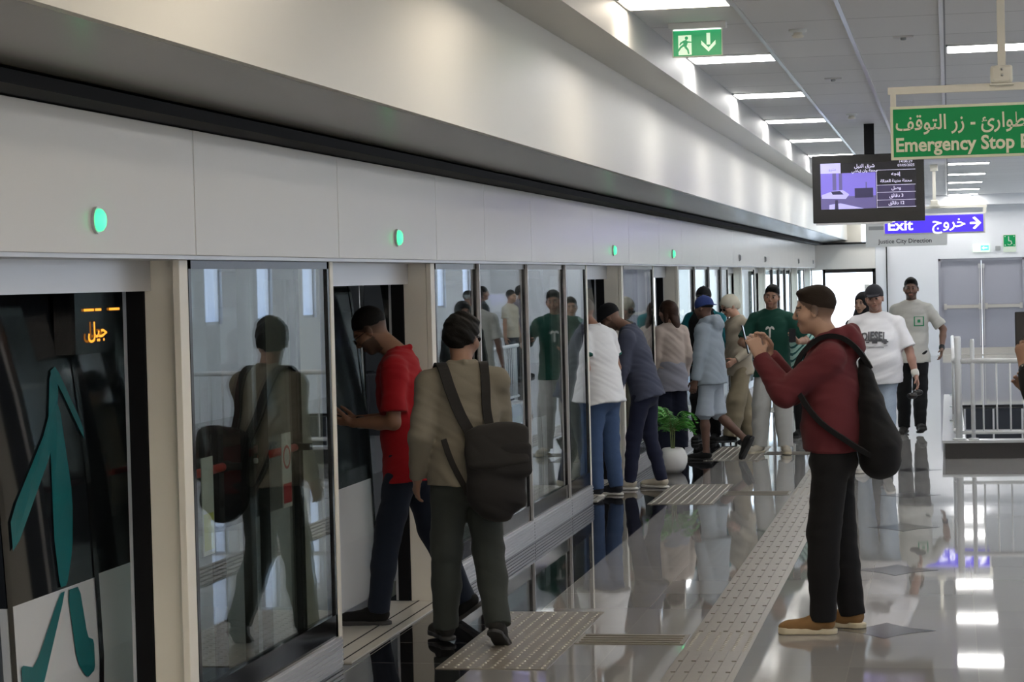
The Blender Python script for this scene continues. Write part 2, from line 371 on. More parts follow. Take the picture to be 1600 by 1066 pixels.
for i, c in enumerate(DOORC[1:5], 1):
    y0 = c-1.27; y1 = c+.55 if i != 2 else c+.46
    mb = MB().box(-2.475, -1.93, y0, y1, .0, .004, 'tactile')
    ny = int((y1-y0)/.062)
    for a in range(9):
        for b in range(ny): dome(mb, -2.445+a*.061, y0+.03+b*.062, z=.003)
    tag(mb.build('tactile_mat'), 'studded tactile mat at the door '+dn[i].replace('before the man in the white polo and jeans', 'by the white-polo man'), 'tactile paving', 'studded tactile mats at the screen doors')
    mb = MB().box(-1.92, -1.36, y0+.75, y0+1.06, 0, .004, 'tactile')
    for k in range(4): mb.box(-1.9, -1.38, y0+.78+k*.07, y0+.805+k*.07, .004, .009, 'tactile')
    tag(mb.build('tactile_lead'), 'short ribbed tactile lead at the mat %s' % dn[i].replace('before the man in the white polo and jeans', 'by the white-polo man'), 'tactile paving', 'ribbed tactile lead strips')
mb = MB().box(-1.345, -1.01, YB+1, 46, 0, .004, 'tactile')
y = 7.0
while y < 34:
    near = any(abs(y+.15-(c-.36)) < .3 for c in DOORC)
    if near:
        for a in range(6):
            for b in range(6): dome(mb, -1.32+a*.057, y+.03+b*.05, z=.003)
    else:
        for a in range(5): mb.box(-1.325+a*.065, -1.302+a*.065, y+.015, y+.285, .004, .009, 'tactile')
    y += .3
tag(mb.build('tactile_strip'), 'long beige ribbed tactile guide strip running along the platform floor', 'tactile paving')
# ================================================================ PLATFORM SCREEN DOORS
hd = MB(); seams = [-1.6, 1.2, 4.0, 8.25, 10.32, 12.40, 13.75, 15.35, 18.1, 20.2, 22.35, 24.3, 26.2, 28.1, 30.2, 32.4, 34.4, 36.6, 38.5, 40.5, 42.3, 44.4, 46.5, 48.5]
pr = YB
for s_ in seams+[YEND-.1]:
    hd.box(XH-.08, XH, pr+.004, s_-.004, 2.0, 2.49, 'panel_cream', .003); pr = s_
hd.box(-3.16, XH-.02, YB, YEND-.1, 2.02, 2.47, 'panel_cream'); hd.box(-3.16, XH-.015, YB, YEND-.1, 1.985, 2.018, 'aluminium')
tag(hd.build('screen_door_header'), 'long cream panelled header running above the platform screen doors', 'door header')
ind = ['above the nearest opening at the left edge', 'above the opening with the man in red', 'above the opening the white-polo man enters', 'above the opening behind the brown-haired woman', 'dim, above the first closed door beyond', 'dim, above the second closed door beyond', 'dim, above the third closed door beyond', 'dim, above the farthest closed door']
for i, yy in enumerate((7.22, 11.46, 19.21, 23.45, 31.1, 35.5, 43.5, 48.2)):
    e = empty('door_indicator', (XH, yy, 2.115), 0, ('round green door lamp ' if i < 4 else 'small grey round door lamp ')+ind[i].replace('dim, ', ''), 'indicator lamp', 'door lamps on the header')
    vs = []
    MB().tube([(0, 0, 0), (.012, 0, 0)], .047, n=28, smooth=False).build('bezel', 'aluminium', e)
    l = MB(); n = 24
    pts = [(.012, .040), (.022, .038), (.030, .028), (.033, .010)]
    vs = [(x, r*math.cos(2*PI*k/n), r*math.sin(2*PI*k/n)) for x, r in pts for k in range(n)]
    fs = [(a*n+k, a*n+(k+1) % n, (a+1)*n+(k+1) % n, (a+1)*n+k) for a in range(3) for k in range(n)]+[tuple(3*n+k for k in range(n))]
    l.poly(vs, fs, '', True); l.build('lens', 'green_lamp' if i < 4 else 'grey_lamp', e)
ZH = 1.985
def kick(y0, y1, e):
    mb = MB().box(XG-.05, XG+.03, y0, y1, 0, .15)
    for k in range(6): mb.box(XG+.03, XG+.036, y0, y1, .014+k*.022, .026+k*.022)
    mb.build('kick_plate', 'aluminium', e)
def glass_unit(y0, y1, label, post='frame_white', leaves=False, pw=.05):
    e = empty('glass_screen', (0, 0, 0), 0, label, 'glass screen', 'fixed glass screens between the doors')
    kick(y0, y1, e)
    MB().box(XG-.03, XG+.012, y0, y0+.03, .15, ZH, 'black_gloss').box(XG-.03, XG+.012, y1-.03, y1, .15, ZH, 'black_gloss').box(XG-.03, XG+.012, y0, y1, .15, .26, 'black_gloss').box(XG-.03, XG+.012, y0, y1, ZH-.035, ZH, 'black_gloss').build('gasket', None, e)
    B('pane', 'pane_glass', e, XG-.006, XG+.002, y0+.03, y1-.03, .26, ZH-.035)
    return e
def post(y0, y1, label, m='frame_white'):
    e = B('screen_post', m, None, XG-.015, XG+.014, y0, y1, 0, ZH, bev=.003); tag(e, label, 'door post', 'white posts of the platform screen'); return e
# fixed runs between doors: (start, end, mullions)
fixed = [(-6, 2.2, [0.2]), (2.9, 6.36, [4.6]), (8.36, 10.47, []), (12.65, 18.24, [13.85, 15.5, 17.1]), (20.3, 22.48, []), (24.6, 30.3, [26.1, 27.7, 29.2]), (32.3, 34.5, []), (36.5, 42.3, [37.9, 39.4, 40.9]), (44.3, 46.5, []), (48.5, 49.2, [])]
where = ['behind the camera', 'just left of the frame', 'with red push bars near the red polo', 'behind the backpack man', 'beside the navy-shirt man', 'behind the man in the grey hoodie', 'between the first two closed doors', 'beyond the second closed door', 'between the two farthest doors', 'at the end of the platform']
for (a, b, mu), wh in zip(fixed, where):
    ed = [a]+mu+[b-.06]
    for k in range(len(ed)-1):
        q = '' if len(ed) == 2 else ', %s pane' % ['nearest', 'second', 'third', 'farthest'][k]
        e = glass_unit(ed[k]+.012, ed[k+1]-.012, 'clear glass panel '+wh+q)
        if a == 8.36:
            for yy, nm in ((9.45, 0),):
                MB().box(XG-.055, XG-.03, yy-.04, yy+.04, .2, ZH).build('meeting_stile', 'black_gloss', e)
                MB().tube([(XG-.06, yy-.08, 1.1), (XG-.045, yy-.08, 1.1)], .012).tube([(XG-.06, yy+.08, 1.1), (XG-.045, yy+.08, 1.1)], .012).build('lock', 'steel', e)
            for y0_, y1_ in ((8.55, 9.05), (9.60, 10.12)):
                MB().tube([(XG-.10, y0_, 1.10), (XG-.10, y1_, 1.10)], .019, 'push_red').tube([(XG-.10, y1_, 1.10), (XG-.10, y1_+.07, 1.10)], .024, 'black_rubber').box(XG-.10, XG-.03, y1_+.02, y1_+.06, 1.085, 1.115, 'black_rubber').build('push_bar', None, e)
            MB().box(XG-.012, XG-.008, 8.52, 8.66, .78, 1.18, 'label_white').box(XG-.0075, XG-.0065, 8.53, 8.65, .80, .95, 'label_yellow').build('warning_label', None, e)
            lb = MB().box(XG-.012, XG-.008, 9.62, 9.76, .86, 1.2, 'label_white').box(XG-.0075, XG-.0065, 9.63, 9.75, .88, .97, 'label_red')
            for r1, mm, xx in ((.055, 'label_red', -.0075), (.042, 'label_white', -.0070)):
                lb.prism([(XG+xx, 9.69+r1*math.cos(t*PI/10), 1.09+r1*math.sin(t*PI/10)) for t in range(20)], (.0004, 0, 0), mm)
            lb.build('warning_label', None, e)
    for k, yy in enumerate(mu):
        tag(MB().box(XG-.03, XG+.03, yy-.012, yy+.012, 0, ZH).build('screen_mullion', 'aluminium'), 'slim metal mullion %s, %s' % (wh, ['nearest of three', 'middle of three', 'farthest of three'][k]), 'mullion', 'slim mullions of the glass runs')
    if a > -5: post(a-.10, a, 'white post at near end of glass '+wh)
    post(b-.055, b, 'white post at far end of glass '+wh)
def opening(i):
    c = DOORC[i]; a = [2.2, 6.36, 10.47, 18.24, 22.48, 30.3, 34.5, 42.3, 46.5][i+1]; b = [2.9, 8.41, 12.65, 20.3, 24.6, 32.3, 36.5, 44.3, 48.5][i+1]
    openq = i < 4
    e = empty('screen_door', (0, 0, 0), 0, ('open screen door ' if openq else 'closed glass screen door ')+['nearest the camera at the left edge', 'with the man in red walking through', 'which the white-polo man is entering', 'behind the brown-haired woman', 'first beyond the plant pot', 'second beyond the plant pot', 'next to last on the platform', 'last on the platform'][i], 'platform screen door', 'sliding platform screen doors')
    # far and near jambs (reveal faces)
    MB().box(-3.13, XG-.017, b-.10, b-.005, 0, ZH).build('jamb', 'frame_white', e)
    MB().box(-3.13, XG-.017, a-.05, a+.01, 0, ZH).build('jamb', 'frame_white', e)
    MB().box(-3.29, -2.93, a+.02, b-.11, 0, .008).build('threshold', 'threshold', e)
    for k in (0, 1): MB().box(-3.09+k*.1, -3.082+k*.1, a, b, .008, .0095).build('guide_slot', 'black_rubber', e)
    MB().box(XG-.18, XG-.12, a+.02, b-.11, ZH-.12, ZH).build('track_cover', 'aluminium', e)
    if openq:
        for yy0, yy1 in ((b-.08, b+.85), (a-.85, a+.0)):
            l = MB().box(-3.172, -3.160, yy0+.07, yy1-.07, .1, 1.93, 'pane_glass').build('door_leaf', None, e)
            MB().box(-3.185, -3.145, yy0, yy0+.07, .02, 1.97).box(-3.185, -3.145, yy1-.07, yy1, .02, 1.97).box(-3.185, -3.145, yy0, yy1, .02, .12).box(-3.185, -3.145, yy0, yy1, 1.9, 1.97).build('leaf_frame', 'black_gloss', l)
            yq = yy0 if yy0 > c else yy1-.03
            B('edge_seal', 'black_rubber', l, -3.205, -3.133, yq-.03 if yy0 > c else yy1, (yq+.0) if yy0 > c else yy1+.03, .01, 1.97)
            B('edge_trim', 'aluminium', l, -3.220, -3.206, yq-.03 if yy0 > c else yy1+.0, (yq+.02) if yy0 > c else yy1+.03, .01, 1.97)
    else:
        for yy0, yy1 in ((a+.05, c-.003), (c+.003, b-.05)):
            l = MB().box(-3.105, -3.095, yy0+.05, yy1-.05, .1, 1.93, 'pane_glass').build('door_leaf', None, e)
            MB().box(-3.12, -3.08, yy0, yy0+.05, .02, 1.97).box(-3.12, -3.08, yy1-.05, yy1, .02, 1.97).box(-3.12, -3.08, yy0, yy1, .02, .12).box(-3.12, -3.08, yy0, yy1, 1.9, 1.97).build('leaf_frame', 'aluminium', l)
            B('edge_seal', 'black_rubber', l, -3.125, -3.075, (yy1-.02) if yy0 < c-.2 and yy1 < c+.1 else yy0, yy1 if yy0 < c-.2 and yy1 < c+.1 else yy0+.02, .02, 1.97)
for i in range(8): opening(i)
# ================================================================ TRAIN
TX = -3.42
TR = empty('train', (0, 0, 0), 0, 'white, black and teal train standing behind the platform screen doors', 'train')
prof = [(-3.62, -.9), (-3.46, -.35), (TX, 0.02), (TX+.012, .40), (TX, .72), (TX-.02, 1.1), (TX-.06, 1.5), (TX-.12, 1.95), (TX-.26, 2.35), (TX-.6, 2.7), (TX-1.3, 2.82)]
tops = [(7.15, 8.05), (12.72, 13.6), (19.0, 20.3), (22.9, 24.2)]     # car door openings along Y
def side(mb, y0, y1, z0=-9, z1=9, dx=0):
    P = [p for p in prof if z0-1e-6 <= p[1] <= z1+1e-6]
    for (xa, za), (xb, zb) in zip(P[:-1], P[1:]):
        m = 'train_white' if zb <= .73 else ('train_glass' if zb < 1.96 else 'train_white')
        mb.poly([(xa+dx, y0, za), (xa+dx, y1, za), (xb+dx, y1, zb), (xb+dx, y0, zb)], [(0, 1, 2, 3)], m, False)
sd = MB(); pr = YB
for k, (a, b) in enumerate(tops):
    side(sd, pr, a)
    side(sd, a, b, 1.95, 9); side(sd, a, b, -9, .02)
    pr = b
side(sd, pr, 26.3)
sd.build('body_side', None, TR)
fr = MB()
for (a, b) in tops:      # black door surrounds
    for yy in (a, b-.05): fr.poly([(p[0]+.004, yy-.03, p[1]) for p in prof[2:8]]+[(p[0]+.004, yy+.08, p[1]) for p in prof[2:8]], [(i, i+1, 7+i, 6+i) for i in range(5)], 'train_black')
fr.build('door_surround', None, TR)
# interior shell
MB().box(-6.0, TX-.02, YB, 26.3, -.06, 0.0).build('cabin_floor', 'train_floor', TR)
MB().box(-6.05, -6.0, YB, 26.3, 0, .9, 'train_white').box(-6.05, -6.0, YB, 26.3, 1.9, 2.6, 'train_white').box(-6.05, -6.0, YB, 26.3, .9, 1.9, 'train_glass').box(-6.0, TX-.3, YB, 26.3, 2.25, 2.3, 'train_white').build('cabin_wall', None, TR)
MB().box(-6.6, -3.5, 26.3, 26.5, -.9, 2.8).build('car_end', 'train_white', TR)
for yy in np.arange(-4, 26, 1.5): B('cabin_light', 'train_lamp', TR, -4.9, -4.75, yy, yy+1.2, 2.235, 2.25)
for yy in (11.9, 13.9, 18.6, 20.7, 24.6): MB().tube([(-3.75, yy, 0), (-3.75, yy, 2.25)], .016).build('grab_pole', 'steel', TR)
for yy in (8.4, 9.6, 14.4, 15.6, 16.8, 17.6, 21.0, 21.9):
    s_ = MB().box(-5.95, -5.5, yy, yy+.9, .38, .46, 'text_dark', .02).box(-5.98, -5.85, yy, yy+.9, .46, .95, 'text_dark', .02).box(-5.9, -5.6, yy+.1, yy+.8, 0, .38, 'train_white').build('seat', None, TR)
# closed car door leaf seen through the nearest opening, with its livery
def leaf(y0, y1, closed, dx=.03):
    mb = MB(); P = [(p[0]+dx, p[1]) for p in prof[2:8]]
    for (xa, za), (xb, zb) in zip(P[:-1], P[1:]):
        mb.poly([(xa, y0, za), (xa, y1, za), (xb, y1, zb), (xb, y0, zb), (xa-.03, y0, za), (xa-.03, y1, za), (xb-.03, y1, zb), (xb-.03, y0, zb)], [(0, 1, 2, 3), (4, 7, 6, 5), (0, 3, 7, 4), (1, 5, 6, 2)], 'train_white' if zb < .73 else 'train_glass')
    l = mb.build('door_leaf', None, TR)
    for yy in (y0, y1-.045):
        f = MB()
        for (xa, za), (xb, zb) in zip(P[:-1], P[1:]): f.poly([(xa+.004, yy, za), (xa+.004, yy+.045, za), (xb+.004, yy+.045, zb), (xb+.004, yy, zb)], [(0, 1, 2, 3)], 'train_black')
        f.build('leaf_edge', None, l)
    return l, P
def xat(z, dx):
    for (xa, za), (xb, zb) in zip(prof[:-1], prof[1:]):
        if za <= z <= zb: return xa+(xb-xa)*(z-za)/(zb-za)+dx
L1, P1 = leaf(7.5, 8.38, True)
lv = MB()
def decal(mb, pts, m, dx=.036):
    # polygon in (y, z) laid over the curved side: fan of small triangles
    for _ in range(1): pts = [(a[0]*(1-t)+b[0]*t, a[1]*(1-t)+b[1]*t) for a, b in zip(pts, pts[1:]+pts[:1]) for t in (.14, .86)]
    vs = [(xat(p[1], dx), p[0], p[1]) for p in pts]; mb.poly(vs, [tuple(range(len(pts)))], m)
for q in ([(7.58, 1.05), (7.58, .90), (8.05, 1.28), (8.17, 1.50), (8.10, 1.56), (8.02, 1.36)], [(8.10, 1.56), (8.17, 1.50), (8.36, 1.27), (8.36, 1.33), (8.17, 1.58)],
          [(8.03, 1.36), (8.15, 1.45), (8.17, 1.05), (8.13, .86), (8.05, .73), (7.98, .73), (7.96, .95)], [(7.98, .71), (8.03, .71), (7.74, .36), (7.58, .43), (7.58, .50), (7.70, .47)],
          [(8.05, .71), (8.17, .71), (8.22, .50), (8.28, .48), (8.28, .36), (8.20, .34), (8.10, .42)], [(7.58, .42), (7.74, .36), (7.82, .24), (7.86, .06), (7.58, .06)], [(7.92, .06), (8.12, .24), (8.24, .26), (8.3, .2), (8.3, .06)]): decal(lv, q, 'train_teal')
lv.build('livery', None, L1)
MB().poly([(xat(z, .037), y_, z) for y_, z in ((8.30, .1), (8.38, .1), (8.38, 1.9), (8.30, 1.9))], [(0, 1, 2, 3)], 'train_black').build('leaf_edge', None, L1)
L2, P2 = leaf(11.40, 12.70, False)
leaf(13.62, 14.4, False); leaf(18.2, 18.98, False); leaf(20.32, 21.1, False); leaf(22.1, 22.88, False); leaf(24.22, 25.0, False)
# orange route display behind the dark glass
ld = MB(); random.seed(3)
text(ld, '\uFEDE\uFEF4\uFE9F', 'led_orange', (TX+.045, 8.31, 1.685), (0, 1, 0), (0, 0, 1), height=.085, width=.20, bold=.02)
for q in ((7.93, 8.02), (8.05, 8.10), (8.2, 8.3)): ld.box(TX+.04, TX+.046, q[0]+.36, q[1]+.36, 1.79, 1.80, 'led_orange')
ld.build('route_display', None, TR)
B('display_housing', 'train_black', TR, TX-.05, TX+.038, 8.2, 8.62, 1.62, 1.87)
# unseen track-side roof and outer wall, added to block blue sky light
struct(MB().box(-9, -3.22, YB, 44, 3.35, 3.5, 'white_wall').box(-9, -8.8, YB, 25, -1.2, 3.4, 'panel_cream').build('sky_blocker_track'))
# guideway beyond
gw = MB().box(-8, -3.15, YB, 70, -1.3, -1.1).box(-3.28, -3.1, YB, 70, -1.3, -.25); struct(gw.build('ground', 'concrete'))
tag(MB().box(-5.0, -4.3, 26.8, 70, -1.1, -.2, '', .02).build('guide_beam', 'concrete'), 'concrete guideway beam beyond the end of the train', 'beam')
# ================================================================ CEILING FITTINGS
LY = [-5.5+.0, -1.1, 2.45, 6.0, 9.5, 13.05, 16.6, 20.1, 23.6, 27.15, 30.75, 34.5, 38.3, 41.9, 45.4, 48.6]
ordn = ['behind the camera', 'behind the camera, second', 'overhead, above the camera', 'overhead, just ahead of the camera', 'above the frame, near', 'above the frame, far', 'nearest one in view', 'second nearest in view', 'third nearest in view', 'fourth nearest in view', 'fifth in view', 'sixth in view', 'seventh in view', 'eighth in view', 'next to farthest', 'farthest from the camera']
for row, (xa, xb) in enumerate(((-1.86, -1.26), (.02, .63), (2.1, 2.7))):
    for k, yy in enumerate(LY):
        e = empty('ceiling_light', ((xa+xb)/2, yy, ZC), 0, 'white strip light in the %s ceiling row, %s' % (['left', 'right', 'far right'][row], ordn[k]), 'ceiling light', 'strip lights across the ceiling')
        B('diffuser', 'lamp_rear' if yy < 3 else 'lamp_warm' if yy < 14 else 'lamp_strip', e, -(xb-xa)/2, (xb-xa)/2, -.25, .25, -.012, -.002)
        MB().box(-(xb-xa)/2-.01, (xb-xa)/2+.01, -.265, -.25, -.014, 0).box(-(xb-xa)/2-.01, (xb-xa)/2+.01, .25, .265, -.014, 0).box(-(xb-xa)/2-.012, -(xb-xa)/2, -.265, .265, -.014, 0).box((xb-xa)/2, (xb-xa)/2+.012, -.265, .265, -.014, 0).build('frame', 'white_paint', e)
for xx, lb in ((-1.235, 'slim bright metal ceiling track beside the left row of lights'), (-.63, 'slim bright metal ceiling track right of the green running-man sign'), (-.02, 'slim metal ceiling track above the emergency stop sign')):
    tag(MB().box(xx-.014, xx+.014, YB, 48.9, ZC-.012, ZC).build('ceiling_track', 'steel'), lb, 'ceiling track')
def detector(x, y, label):
    e = empty('smoke_detector', (x, y, ZC), 0, label, 'smoke detector')
    MB().lathe([(.06, 0), (.06, -.012), (.045, -.02)]).build('base', 'white_paint', e)
    MB().lathe([(.03, -.02), (.03, -.035), (.042, -.038), (.036, -.052), (.01, -.056)]).build('sensor', 'frame_white', e)
detector(-.96, 14.9, 'small round smoke detector on the ceiling, right of the running-man sign')
detector(-.95, 23.0, 'small round smoke detector on the ceiling above the information screen')
for x_, y_, lb in ((-.28, 15.6, 'tiny ceiling sensor left of the pole of the emergency stop sign'), (-.92, 18.7, 'tiny flush ceiling sensor left of the middle track')):
    e = empty('ceiling_sensor', (x_, y_, ZC), 0, lb, 'sensor'); MB().box(-.07, .07, -.03, .03, -.012, 0, '', .003).build('base', 'aluminium', e); MB().lathe([(.02, -.012), (.02, -.025), (.012, -.03)]).build('eye', 'grey_lamp', e)
# ================================================================ SIGNS
UX, UZ = (1, 0, 0), (0, 0, 1)
# emergency stop sign, nearest
e = empty('emergency_stop_sign', (-.28, 11.5, 2.44), 0, 'green hanging sign reading Emergency Stop in English and Arabic, nearest sign', 'sign')
SW = 1.15
B('board', 'sign_cream', e, 0, SW, 0, .03, 0, .272, bev=.002)
B('face', 'sign_green', e, .014, SW-.014, -.003, 0, .014, .258)
tx = MB(); text(tx, 'Emergency Stop Button', 'sign_cream', (.027, -.004, .042), UX, UZ, height=.098, width=.868, bold=.026)
text(tx, '\uFED2\uFED7\uFEEE\uFE98\uFEDF\uFE8D \u0631\u0632 - \uFE89\uFEAD\uFE8D\uFEEE\uFEC4\uFEE0\uFEDF'.replace('\uFEF9', '').replace('\uFE89', '\uFE89'), 'sign_cream', (.027, -.004, .150), UX, UZ, height=.105, width=.70, bold=.014)
tx.build('lettering', None, e)
B('frame_bar', 'sign_steel', e, -.01, SW+.01, 0, .03, .335, .372)
for a in (0, SW-.03): B('hanger', 'sign_steel', e, a+.002, a+.03, .002, .028, .272, .335)
MB().box(.50, .62, -.03, .07, .36, .37, '', .002).box(.505, .615, -.025, .065, .37, .46, '', .012).build('bracket', 'sign_steel', e)
B('pole', 'sign_steel', e, .542, .582, .0, .04, .37, ZC-2.44, bev=.003)
b_ = MB()
for z_ in (.41, .44): b_.tube([(.562, -.026, z_), (.562, -.034, z_)], .007)
for x_ in (.52, .60): b_.tube([(x_, -.026, .385), (x_, -.03, .385)], .003)
b_.build('bolt', 'steel', e)
# running man exit sign
e = empty('exit_sign', (-1.72, 14.2, 3.28), 0, 'green lit running-man exit sign with down arrow under the ceiling', 'sign')
B('housing', 'white_paint', e, -.02, .35, -.03, .05, .178, .22, bev=.004)
B('board', 'exit_dim_pale', e, 0, .325, 0, .012, 0, .178)
B('face', 'exit_green_lit', e, .008, .317, -.002, 0, .008, .172)
pg = MB(); pg.poly([(.04, -.003, .015), (.125, -.003, .015), (.125, -.003, .14), (.04, -.003, .14)], [(0, 1, 2, 3)], 'exit_pale_lit')
def flat(mb, pts, m, y): mb.poly([(p[0], y, p[1]) for p in pts], [tuple(range(len(pts)))], m)
flat(pg, [(.093+.011*math.cos(k*PI/6), .122+.011*math.sin(k*PI/6)) for k in range(12)], 'exit_green_lit', -.004)
for q in ([(.070, .105), (.090, .112), (.104, .098), (.092, .066), (.074, .066)], [(.074, .070), (.058, .058), (.034, .026), (.026, .032), (.05, .068), (.072, .084)], [(.092, .070), (.106, .05), (.112, .02), (.102, .018), (.095, .045), (.078, .062)],
          [(.07, .105), (.052, .094), (.046, .078), (.052, .076), (.062, .088), (.078, .094)], [(.100, .102), (.128, .098), (.128, .091), (.10, .092)], [(.034, .026), (.024, .034), (.02, .03), (.032, .02)]): flat(pg, q, 'exit_green_lit', -.004)
flat(pg, [(.205, .085), (.225, .085), (.225, .15), (.243, .15), (.243, .085), (.263, .085)][0:0]+[(.222, .15), (.246, .15), (.246, .075), (.222, .075)], 'exit_pale_lit', -.003)
flat(pg, [(.234, .03), (.280, .076), (.280, .103), (.234, .057), (.188, .103), (.188, .076)][0:3]+[(.234, .057)], 'exit_pale_lit', -.0035)
flat(pg, [(.234, .03), (.234, .057), (.188, .103), (.188, .076)], 'exit_pale_lit', -.0035)
pg.build('pictogram', None, e)
B('light_bar', 'sign_white_lit', e, .01, .315, -.012, -.004, .170, .176)
# information screen
e = empty('information_screen', (-1.46, 24.6, 2.42), 0, 'black hanging information screen showing a train picture and arrival times', 'screen')
B('casing', 'tv_black', e, 0, 1.215, 0, .12, 0, .745, bev=.006)
B('pole', 'black_rubber', e, .57, .68, .03, .10, .745, ZC-2.42)
B('under_shelf', 'aluminium', e, .03, .86, .0, .1, -.022, -.002)
sc = MB(); D = -.0015
def R(x0, x1, z0, z1, m, y=D): sc.poly([(x0, y, z0), (x1, y, z0), (x1, y, z1), (x0, y, z1)], [(0, 1, 2, 3)], m)
R(.09, 1.13, .15, .655, 'scr_black'); R(.09, .69, .15, .545, 'scr_sky', -.002); R(.09, .31, .545, .655, 'scr_logo', -.002)
R(.09, .69, .15, .29, 'scr_ground', -.0025); R(.46, .66, .27, .375, 'scr_dark', -.003); R(.22, .26, .36, .545, 'scr_ground', -.0028); R(.29, .325, .36, .545, 'scr_ground', -.0028); R(.58, .592, .36, .44, 'scr_ground', -.0029)
flat(sc, [(.10, .31), (.22, .35), (.33, .36), (.40, .31), (.36, .26), (.10, .27)], 'scr_light', -.0035)
flat(sc, [(.20, .345), (.30, .35), (.34, .31), (.22, .31)], 'scr_dark', -.004)
flat(sc, [(.18, .15), (.56, .15), (.30, .215), (.18, .20)], 'scr_light', -.0035); flat(sc, [(.24, .15), (.28, .15), (.275, .25), (.245, .25)], 'scr_dark', -.004)
for k, (a, b, m) in enumerate(((.545-.14, .545, 'scr_black'), (.325, .395, 'scr_row'), (.24, .318, 'scr_row'), (.165, .232, 'scr_row'))): R(.71, 1.11, a, b, m, -.002)
for z_ in (.565, .40, .321, .236, .158): R(.70, 1.12, z_-.002, z_+.002, 'scr_text', -.0045)
R(.698, .702, .15, .56, 'scr_text', -.0045)
sc.build('display', None, e)
tx = MB()
def AR(s, cx, cz, w_, h_, m='scr_text'): text(tx, s, m, (cx, -.005, cz), UX, UZ, height=h_, width=w_, bold=.012, align='c')
AR('\uFEDE\uFEF4\uFEE8\uFEDF\uFE8D \uFED5\uFEAE\uFEB7', .57, .60, .22, .055); AR('\uFEF2\uFEB7\uFE8E\uFED5 \uFEE5\uFE8D\uFEED \uFE94\uFEC4\uFEA4\uFEE3', .57, .557-.005, .28, .04)
AR('\uFEEA\uFE9F\uFE98\uFE87', .91, .505, .1, .05); AR('\uFE94\uFEDF\uFE8D\uFEAA\uFECC\uFEDF\uFE8D \uFE94\uFEE8\uFEF3\uFEAA\uFEE3 \uFE94\uFEC4\uFEA4\uFEE3', .91, .43, .34, .045)
AR('\uFEDE\uFEBB\uFEED', .91, .35, .10, .05); AR('\uFED6\uFE8B\uFE8E\uFED7\uFEA9 3', .91, .265, .15, .05); AR('\uFED6\uFE8B\uFE8E\uFED7\uFEA9 12', .91, .185, .17, .05)
text(tx, '14:06:29', 'scr_text', (1.02, -.005, .64), UX, UZ, width=.14, align='c'); text(tx, '07/05/2025', 'scr_text', (1.02, -.005, .598), UX, UZ, width=.18, align='c')
text(tx, '\uFEEE\uFEAE\uFE98\uFEE3', 'scr_sky', (.22, -.005, .575), UX, UZ, width=.08, align='c')
tx.build('lettering', None, e)
# blue exit sign
e = empty('blue_exit_sign', (-.96, 34.7, 2.455), 0, 'blue lit hanging sign reading Exit with Arabic and a right arrow', 'sign')
B('housing', 'sign_steel', e, -.02, 1.52, 0, .08, -.025, .285, bev=.004)
B('face', 'sign_blue', e, .0, 1.49, -.006, 0, 0, .262)
tx = MB(); text(tx, 'Exit', 'sign_white_lit', (.05, -.008, .05), UX, UZ, height=.225, width=.38, bold=.018)
text(tx, '\uFE9D\uFEED\uFEAE\uFEA7', 'sign_white_lit', (.72, -.008, .075), UX, UZ, height=.235, width=.50, bold=.008)
flat(tx, [(1.29, .115), (1.40, .115), (1.40, .145), (1.29, .145)], 'sign_white_lit', -.008)
flat(tx, [(1.345, .04), (1.365, .035), (1.46, .13), (1.41, .13), (1.33, .05)], 'sign_white_lit', -.009); flat(tx, [(1.345, .22), (1.33, .21), (1.41, .13), (1.46, .13), (1.365, .225)], 'sign_white_lit', -.009)
tx.build('lettering', None, e)
B('frame_bar', 'sign_steel', e, -.02, 1.55, .02, .06, .37, .405)
for a in (-.02, 1.49): B('hanger', 'sign_steel', e, a, a+.05, .02, .06, .28, .37)
MB().box(.68, .84, -.01, .09, .40, .43).box(.70, .82, 0, .08, .43, .5, '', .01).build('bracket', 'sign_steel', e); MB().box(.70, .82, 0, .08, ZC-2.455-.1, ZC-2.455, '', .01).build('bracket', 'sign_steel', e)
B('pole', 'sign_steel', e, .735, .785, .02, .07, .43, ZC-2.455)
# direction sign
e = empty('direction_sign', (-1.34, 37.0, 2.28), 0, 'cream hanging board reading Justice City Direction, behind the blue sign', 'sign')
B('board', 'sign_cream' if False else 'white_paint', e, 0, 1.32, 0, .05, 0, .42)
B('strip', 'grey_lamp', e, .05, 1.25, -.003, 0, .28, .34)
tx = MB(); text(tx, 'Justice City Direction', 'text_dark', (.20, -.005, .055), UX, UZ, width=.87, bold=.012); tx.build('lettering', None, e)
B('pole', 'sign_steel', e, .60, .66, .01, .05, .42, ZC-2.28)
# small signs on the end wall
YW = YEND
e = empty('exit_lamp', (.52, YW-.03, 2.25), 0, 'small glowing green exit lamp on the end wall above the double door', 'sign')
B('face', 'exit_pale_lit', e, 0, .36, 0, .03, 0, .17); s_ = MB(); flat(s_, [(.03, .03), (.11, .03), (.11, .14), (.03, .14)], 'sign_white_lit', -.002); s_.build('pictogram', None, e); s_ = MB()
flat(s_, [(.17, .03), (.34, .03), (.34, .14), (.17, .14)], 'green_lamp', -.001); flat(s_, [(.19, .085), (.24, .12), (.24, .095), (.31, .095), (.31, .075), (.24, .075), (.24, .05)], 'sign_white_lit', -.003); s_.build('arrow', None, e)
tag(MB().box(1.0, 1.11, YW-.03, YW, 2.27, 2.37, '', .01).build('wall_box', 'grey_lamp'), 'small grey box on the end wall between the two green signs', 'wall box')
e = empty('wheelchair_sign', (1.17, YW-.02, 2.23), 0, 'green square wheelchair sign on the end wall above the double door', 'sign')
B('board', 'exit_dim_pale', e, 0, .27, 0, .02, 0, .38)
B('face', 'sign_green', e, .01, .26, -.003, 0, .12, .37)
s_ = MB(); n = 16
